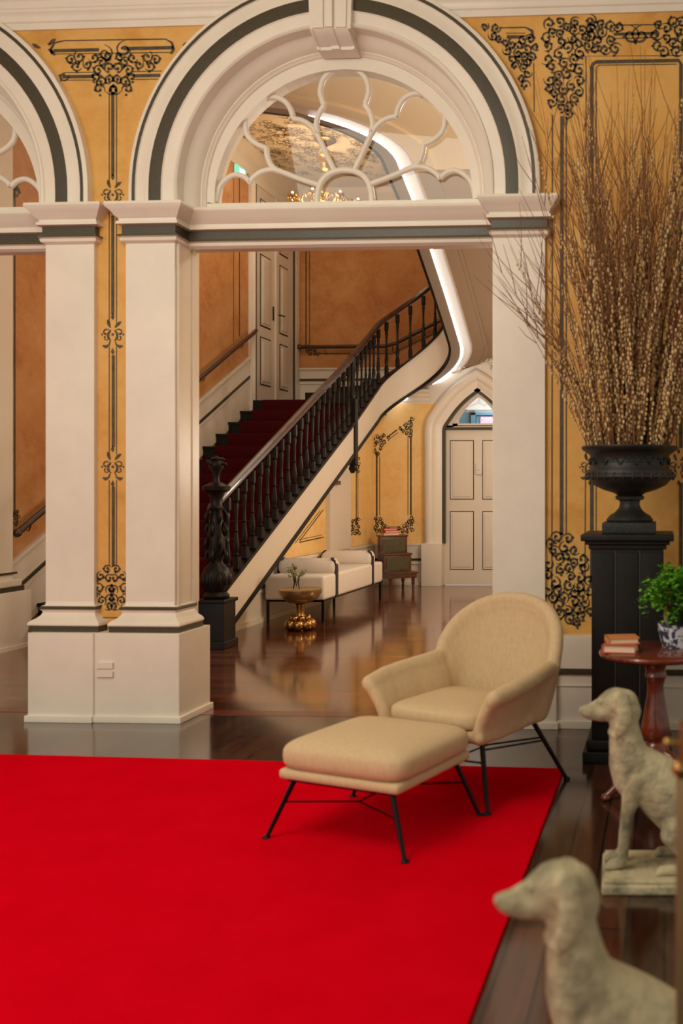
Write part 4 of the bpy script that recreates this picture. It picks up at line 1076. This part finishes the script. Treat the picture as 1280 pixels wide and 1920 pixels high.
# armchair
ca = math.atan2(-.42, .91)
cc = Vector((-.797, 3.815, RT))
ac = empty('armchair', cc, ca, 'beige linen armchair with rounded back and flared arms by the arch', 'armchair')
def rim(u):
    # u 0..1 left arm front -> back -> right arm front
    A = [(-.305, -.262, .432), (-.318, -.15, .450), (-.312, -.02, .460), (-.284, .17, .478)]
    if u > .5:
        x, y, z = rim(1-u); return (-x, y, z)
    if u < .3:
        q = u/.3*(len(A)-1); i = min(int(q), len(A)-2); t = q-i
        return tuple(A[i][k]+(A[i+1][k]-A[i][k])*t for k in range(3))
    a = (u-.3)/.2*PI/2
    return (-.288*math.cos(a)**.9-.004*math.cos(a)+.015*math.sin(a)  , .18+.165*math.sin(a), .483+.242*math.sin(a)**.75)
sh = MB()
NU, NV = 110, 15
for i in range(NU+1):
    u = i/NU; x, y, z = rim(u)
    arm = max(0, 1-abs(y+.3)/.45) if abs(u-.5) > .2 else 0
    isback = max(0, min(1, (.24-abs(u-.5))/.10))
    bxx = x*(.74+.10*isback); byy = y*.86-.01 if y > 0 else y*.94+.0
    for j in range(NV+1):
        v = j/NV
        k = v**(1.7-.6*isback)
        px = bxx+(x-bxx)*k; py = byy+(y-byy)*(v**.9); pz = .268+(z-.268)*v
        belly = .018*math.sin(PI*v)*isback
        r = .027+.010*isback*math.sin(PI*min(1, v*1.1))**.5+(.005 if v > .9 else 0)
        s_ = math.copysign(1, x) if x else 0
        sh.ell((px, py+belly, pz), r, 10, 6)
for yy in [(-.26+.5*i/12) for i in range(13)]:
    hw2 = .235 if yy < .1 else .235-.5*(yy-.1)
    for i in range(11): sh.ell((-hw2+2*hw2*i/10, yy, .272), .026, 10, 6)
shell = remeshed(sh, 'shell', M['linen'], .0085, 8, ac)
MB().ell((0, -.055, .325), (.222, .222, .045), 48, 20, e=(.5, .32)).build('seat_cushion', M['linen'], ac, smooth=70)
ft = [(-.283, -.273, -.0), (.283, -.273, 0), (.30, .273, -RT+.001), (-.283, .273, 0)]
tp = [(-.19, -.20, .25), (.215, -.215, .25), (.19, .17, .25), (-.19, .17, .25)]
legs(ac, tp, ft, .0095)
c = MB(); c.tube([tp[0], tp[1], tp[2], tp[3], tp[0]], .008, 8); c.build('frame', M['metal'], ac, smooth=50)
c = MB(); c.tube([m_(tp[0], ft[0], .3), (0, -.12, .13), m_(tp[1], ft[1], .3)], .004, 6); c.tube([m_(tp[3], ft[3], .3), (0, .12, .13), m_(tp[2], ft[2], .3)], .004, 6); c.tube([(0, -.12, .13), (0, .12, .13)], .004, 6); c.tube([m_(tp[1], ft[1], .12), m_(tp[2], ft[2], .35)], .004, 6)
c.build('stretcher', M['metal'], ac, smooth=50)

# ================================================================== PEDESTAL, URN, WILLOW
px_, py_ = -.165, 4.37
pd = empty('plinth', (px_, py_, 0), 0, 'tall black panelled wooden plinth carrying the iron urn', 'plinth')
hw3 = .162
c = MB(); c.box(-hw3, hw3, -hw3, hw3, .08, .97, bev=.004)
for x in (-.055, .055): c.box(x-.003, x+.003, -hw3-.0015, -hw3+.01, .16, .95, 1)
for x0, x1 in ((-.155, -.062), (-.048, .048), (.062, .155)): c.box(x0, x1, -hw3-.006, -hw3, .17, .94, 0, bev=.003)
c.build('body', [M['pedestal'], M['line']], pd, smooth=25)
c = MB(); c.box(-.20, .20, -.20, .20, 0, .05, bev=.005); c.box(-.185, .185, -.185, .185, .05, .10, bev=.012); c.build('base', M['pedestal'], pd, smooth=40)
c = MB(); c.box(-.175, .175, -.175, .175, .955, .975, bev=.004); c.box(-.19, .19, -.19, .19, .975, .992, bev=.006); c.box(-.208, .208, -.208, .208, .992, 1.022, bev=.007); c.build('top', M['pedestal'], pd, smooth=40)
ur = empty('urn', (px_+.004, py_, 1.022), 0, 'black cast iron urn holding tall willow branches on the plinth', 'urn')
c = MB(); c.box(-.122, .122, -.122, .122, 0, .05, bev=.005)
up = [(.105, .05), (.11, .06), (.095, .08), (.07, .095), (.052, .115), (.046, .135), (.05, .15), (.066, .155), (.068, .168), (.058, .175), (.075, .185), (.125, .20), (.17, .222), (.195, .25), (.203, .275), (.198, .29), (.186, .30), (.182, .33), (.186, .36), (.205, .375), (.222, .385), (.226, .395), (.222, .402), (.205, .402), (.18, .385), (.17, .33), (.15, .27), (.05, .22), (0, .22)]
c.lathe(up, seg=40); body = c.build('body', M['iron'], ur, smooth=45)
c = MB(); rnd = random.Random(3)
for i in range(30):
    a = 2*PI*i/30; c.ell((.205*math.cos(a), .205*math.sin(a), .262), (.006, .006, .018), 6, 6)
for i in range(16):
    a = 2*PI*i/16
    c.tube([(.188*math.cos(a+.05*k), .188*math.sin(a+.05*k), .33+.014*math.sin(k*1.3)) for k in range(8)], [.002+.0035*math.sin(PI*k/7) for k in range(8)], 5)
c.lathe([(.196, .252), (.207, .256), (.208, .262), (.207, .268), (.196, .272)], seg=40)
c.lathe([(.178, .322), (.187, .326), (.187, .336), (.178, .34)], seg=40)
c.build('relief', M['iron'], ur, smooth=60)
# soil disc and branches
rnd = random.Random(12)
MZ = 1.022+.24
proto_n = 0
for i in range(260):
    if i < 215:
        # main fan
        ax = rnd.gauss(.015, .125); ay = rnd.gauss(0, .085); L = rnd.uniform(1.0, 1.85) if rnd.random() < .72 else rnd.uniform(.6, 1.1)
    elif i < 228:
        ax = rnd.uniform(-.52, -.28); ay = rnd.uniform(-.08, .10); L = rnd.uniform(.7, 1.25)
    else:
        ax = rnd.uniform(.2, .42); ay = rnd.uniform(-.1, .12); L = rnd.uniform(.9, 1.5)
    ax = max(-.55, min(.45, ax)); ay = max(-.2, min(.14, ay))
    if ax < -.3: L = min(L, 1.1)
    b0_ = Vector((px_+.004+max(-.12, min(.12, ax*.45+rnd.gauss(0, .03))), py_+max(-.09, min(.09, ay*.5+rnd.gauss(0, .03))), MZ))
    L = min(L+.16, 2.08)
    tip = b0_+Vector((math.sin(ax)*L, math.sin(ay)*L, L*math.cos(ax)*math.cos(ay)))
    tip.y = min(tip.y, 4.72)
    mid = b0_.lerp(tip, .5)+Vector((-ax*.10*L+rnd.gauss(0, .02), 0, .02))
    pts = smooth_path([b0_, b0_.lerp(mid, .5), mid, mid.lerp(tip, .5)+Vector((rnd.gauss(0, .008), rnd.gauss(0, .008), 0)), tip], 3)
    mb = MB(); rb = rnd.uniform(.0028, .0048)
    nP = len(pts)
    mb.tube(pts, [rb*(1-.82*k/(nP-1)) for k in range(nP)], 5)
    tw = []
    for k in range(rnd.randint(2, 4)):
        j = rnd.randint(int(nP*.45), nP-3); p = pts[j]; d = (pts[j+1]-p).normalized(); sd = rnd.choice((-1, 1))
        l = rnd.uniform(.12, .42); dd_ = (d+Vector((sd*rnd.uniform(.18, .5), rnd.uniform(-.2, .2), 0))).normalized()
        e_ = p+dd_*l; e_.y = min(e_.y, 4.74)
        q = [p, p.lerp(e_, .5)+Vector((sd*.006, 0, -.006)), e_]; mb.tube(q, [.0019, .0015, .0008], 4); tw.append(q)
    bo = mb.build('willow_branch', M['branch'], smooth=60, weld=False, recalc=False)
    tag(bo, 'thin brown pussy willow branch leaning left across the white pilaster' if ax < -.27 else 'thin brown pussy willow branch leaning right out of the black urn' if ax > .22 else 'thin brown pussy willow branch standing upright in the black urn', 'branch', 'willow branches leaning left' if ax < -.27 else 'willow branches leaning right' if ax > .22 else 'upright willow branches in the urn')
    ct = MB()
    t0 = rnd.uniform(.05, .25); t1 = min(.98, t0+rnd.uniform(.25, .5)) if rnd.random() < .8 else .9
    nn_ = int((t1-t0)*L/.019); big = rnd.uniform(.75, 1.2)
    for k in range(nn_):
        t = (t0+(t1-t0)*k/max(1, nn_-1))*(nP-1); j = min(int(t), nP-2); p = pts[j].lerp(pts[j+1], t-j)
        a = rnd.uniform(0, 6.28)
        sd = Vector((math.cos(a), math.sin(a), .35))*.006
        s_ = big*rnd.uniform(.7, 1.1)
        ct.ell(p+sd, (.0064*s_, .0064*s_, .0105*s_), 5, 4)
    if nn_ > 0:
        co = ct.build('catkins', M['catkin'], bo, smooth=60, weld=False, recalc=False); co['kind'] = 'stuff'

# ================================================================== SIDE TABLE WITH BOOKS AND FERN
tx, ty = -.035, 3.77
tb_ = empty('side_table', (tx, ty, 0), 0, 'round mahogany pedestal side table in front of the black plinth', 'table')
MB().lathe([(0, .552), (.15, .552), (.215, .555), (.226, .562), (.228, .57), (.224, .578), (.212, .582), (0, .582)], seg=48).build('table_top', M['mahogany'], tb_, smooth=40)
MB().lathe([(.06, .553), (.062, .535), (.045, .52), (.04, .49), (.046, .475), (.04, .465), (.034, .44), (.036, .40), (.048, .33), (.058, .28), (.06, .25), (.048, .225), (.036, .215), (.05, .20), (.056, .17), (.045, .13), (0, .12)], seg=28).build('column', M['mahogany'], tb_, smooth=50)
for k in range(3):
    a = 2*PI*k/3-.6
    c = MB(); P = smooth_path([(.03*math.cos(a), .03*math.sin(a), .17), (.09*math.cos(a), .09*math.sin(a), .15), (.16*math.cos(a), .16*math.sin(a), .06), (.215*math.cos(a), .215*math.sin(a), .014)], 4)
    c.tube(P, [.022-.009*i/len(P) for i in range(len(P))], 10); c.ell(P[-1], (.02, .02, .014), 10, 6)
    c.build('leg', M['mahogany'], tb_, smooth=60)
book('book', (-.172, 3.70, .582), -.12, .135, .10, .034, M['bookred'], 'rust covered book with pale pages, lower of two on the mahogany side table')
book('book', (-.168, 3.715, .616), .22, .125, .10, .026, M['bookorange'], 'orange tan book, upper of two on the mahogany side table')
m_pot, nt_, b_ = newmat('blue_white_glaze')
vo = nt_.nodes.new('ShaderNodeTexNoise'); vo.inputs['Scale'].default_value = 42; vo.inputs['Detail'].default_value = 4
cr_ = nt_.nodes.new('ShaderNodeValToRGB'); cr_.color_ramp.interpolation = 'EASE'
cr_.color_ramp.elements[0].position = .47; cr_.color_ramp.elements[0].color = lin((58, 64, 84)); cr_.color_ramp.elements[1].position = .55; cr_.color_ramp.elements[1].color = lin((212, 212, 216))
tc_ = nt_.nodes.new('ShaderNodeTexCoord'); nt_.links.new(tc_.outputs['Object'], vo.inputs['Vector']); nt_.links.new(vo.outputs['Fac'], cr_.inputs[0]); nt_.links.new(cr_.outputs[0], b_.inputs['Base Color']); b_.inputs['Roughness'].default_value = .2
fp_ = empty('potted_fern', (.052, 3.84, .582), 0, 'bright green maidenhair fern in a blue and white bowl on the side table', 'plant')
MB().lathe([(0, 0), (.06, 0), (.062, .01), (.072, .04), (.08, .08), (.084, .095), (.078, .096), (.07, .06), (0, .05)], seg=32).build('pot', m_pot, fp_, smooth=50)
rnd = random.Random(8); fo_ = MB(); fst = MB()
for i in range(105):
    a = rnd.uniform(0, 2*PI); r = rnd.uniform(.03, .155); h = .30-.9*r*r/.155*rnd.uniform(.4, 1.3)+rnd.uniform(-.07, .03)
    P = smooth_path([(.02*math.cos(a), .02*math.sin(a), .06), (r*.5*math.cos(a), r*.5*math.sin(a), h*.8+.05), (r*math.cos(a), r*math.sin(a), h)], 4)
    fst.tube(P, .0011, 4)
    for k in range(26):
        t = rnd.uniform(.45, 1)*(len(P)-1); j = min(int(t), len(P)-2); p = P[j].lerp(P[j+1], t-j)+Vector((rnd.gauss(0, .014), rnd.gauss(0, .014), rnd.gauss(0, .011)))
        q = rnd.uniform(0, 6.28); w = rnd.uniform(.0055, .0105); u = Vector((math.cos(q), math.sin(q), rnd.uniform(-.5, .5))); v = Vector((-math.sin(q), math.cos(q), rnd.uniform(-.6, .6)))
        fo_.add([p-u*w*.2, p+v*w-u*w*.2, p+u*w*.9+v*w*.9, p+u*w*1.25, p+u*w*.9-v*w*.9, p-v*w-u*w*.2], [(0, 1, 2, 3), (0, 3, 4, 5)])
fst.build('stem', M['fernstem'], fp_, smooth=60, weld=False, recalc=False)['kind'] = 'stuff'
fo_.build('foliage', M['fern'], fp_, smooth=0, weld=False, recalc=False)['kind'] = 'stuff'

# ================================================================== STONE DOGS
def dog(loc, rz, scale, label):
    K = .00162
    def P(px, py, lat, r): return ((px-1180)*K, lat, (1680-py)*K, r*K)
    mb = MB()
    # muzzle and head
    chain(mb, [P(1092, 1353, 0, 12), P(1104, 1354, 0, 15.5), P(1122, 1353, 0, 19), P(1142, 1348, 0, 23)], .3)
    chain(mb, [P(1084, 1349, 0, 8), P(1100, 1345, 0, 9), P(1116, 1338, 0, 11)], .3)
    mb.ell(P(1150, 1336, 0, 0)[:3], (33*K, 27*K, 31*K), 20, 14)
    chain(mb, [P(1130, 1333, 0, 17), P(1150, 1326, 0, 22), P(1168, 1336, 0, 28), P(1172, 1352, 0, 29)], .3)
    for s in (-1, 1): mb.ell(P(1124, 1331, s*.016, 0)[:3], (9*K, 6*K, 6*K), 10, 8)
    # neck
    chain(mb, [P(1164, 1350, 0, 29), P(1167, 1385, 0, 30), P(1172, 1420, 0, 36), P(1180, 1455, 0, 44), P(1184, 1480, 0, 42), P(1192, 1500, 0, 34)], .25)
    # trunk
    for i in range(18):
        t = i/17
        x = 1190+(1345-1190)*t; y = 1462+(1598-1462)*t+ -6*math.sin(PI*t); r = 46+18*math.sin(PI*min(1, t*.8))
        p = P(x, y, 0, r); mb.ell(p[:3], (r*K, r*K*.80, r*K), 20, 14)
    mb.ell(P(1345, 1610, 0, 0)[:3], (52*K, 46*K, 56*K), 20, 14)
    for s in (-1, 1):
        # front legs
        chain(mb, [P(1190, 1478, s*.034, 26), P(1180, 1515, s*.035, 19), P(1174, 1545, s*.034, 13.5), P(1168, 1590, s*.034, 11.5), P(1164, 1632, s*.034, 11)], .25)
        chain(mb, [P(1160, 1642, s*.034, 11), P(1146, 1645, s*.034, 11), P(1138, 1648, s*.034, 9)], .3)
        for k in (-1, 0, 1): chain(mb, [P(1142, 1648, s*.034+k*.010, 5.5), P(1131, 1651, s*.034+k*.012, 4.5)], .3)
        # haunch, shank and hind foot
        chain(mb, [P(1350, 1600, s*.055, 44), P(1305, 1582, s*.068, 36), P(1268, 1572, s*.074, 26), P(1258, 1578, s*.074, 23)], .2)
        chain(mb, [P(1262, 1585, s*.074, 20), P(1285, 1615, s*.074, 15), P(1318, 1640, s*.074, 14)], .25)
        chain(mb, [P(1318, 1642, s*.078, 13), P(1270, 1645, s*.078, 11), P(1240, 1646, s*.078, 10)], .25)
        for k in (-1, 0, 1): chain(mb, [P(1242, 1648, s*.078+k*.010, 5.5), P(1230, 1651, s*.078+k*.012, 4.5)], .3)
        # pendulous ear
        for (x, y, l, rx, ry, rz_) in ((1161, 1322, .040, 12, 5, 10), (1166, 1332, .046, 13, 5, 13), (1168, 1346, .050, 15, 5, 15), (1167, 1360, .051, 15, 5, 14), (1162, 1374, .050, 13, 5, 12), (1157, 1384, .047, 10, 4.5, 9)):
            p = P(x, y, s*l, 0); mb.ell((p[0], p[1]*1.13, p[2]), (rx*1.12*K, ry*1.25*K, rz_*1.1*K), 14, 10)
        for (x, y, l, r) in ((1158, 1318, .030, 9), (1168, 1320, .034, 9)): mb.ell(P(x, y, s*l, 0)[:3], r*K, 10, 8)
    chain(mb, [P(1385, 1632, 0, 14), P(1405, 1646, .02, 11), P(1400, 1650, .07, 9), P(1370, 1652, .1, 7)], .3)
    for i in range(18):
        a = 2*PI*i/18; mb.ell(P(1169+31*math.cos(a)*1.02, 1400+8*math.cos(a), .0505*math.sin(a), 0)[:3], 5*K, 8, 6)
    root = empty('dog_statue', loc, rz, label, 'statue')
    b = remeshed(mb, 'dog_figure', M['stone'], .0055, 4, root)
    sl = MB(); sl.box(-.092, .40, -.135, .135, 0, .030, bev=.008)
    rnd = random.Random(4)
    sl.box(-.085, .39, -.125, .125, .028, .042, bev=.006)
    sl.build('slab', M['stone'], root, smooth=50)
    # eyes and nostril carved
    e = MB()
    for s in (-1, 1): e.ell(P(1122, 1332, s*.021, 0)[:3], (4.5*K, 3*K, 3.2*K), 8, 6)
    e.build('eyes', M['stone'], root, smooth=60)
    root.scale = (scale,)*3
    return root
dog((-.105, 2.95, 0), .05, .985, 'grey stone seated dog, the farther one, beside the plinth')
dog((-.142, 1.64, 0), .10, .94, 'grey stone seated dog, the nearest one, at the lower right corner')

# ================================================================== BRASS STAND
bs = empty('brass_stand', (.029, 1.47, 0), 0, 'slender brass stand with a ball finial at the right edge', 'stand')
c = MB(); c.lathe([(0, 0), (.09, 0), (.09, .008), (.03, .02), (.012, .035)], seg=28); c.build('base', M['brass'], bs, smooth=40)
MB().box(-.011, .011, -.008, .008, .03, .77, bev=.002).build('pole', M['softgold'], bs, smooth=30)
c = MB(); c.ell((-.004, 0, .785), .014, 14, 10); c.tube([(0, 0, .79), (0, 0, .86)], .005, 8); c.tube([(0, 0, .825), (-.02, 0, .825)], .004, 8); c.ell((-.022, 0, .825), (.010, .008, .008), 12, 8)
c.build('finial', M['brass'], bs, smooth=60)
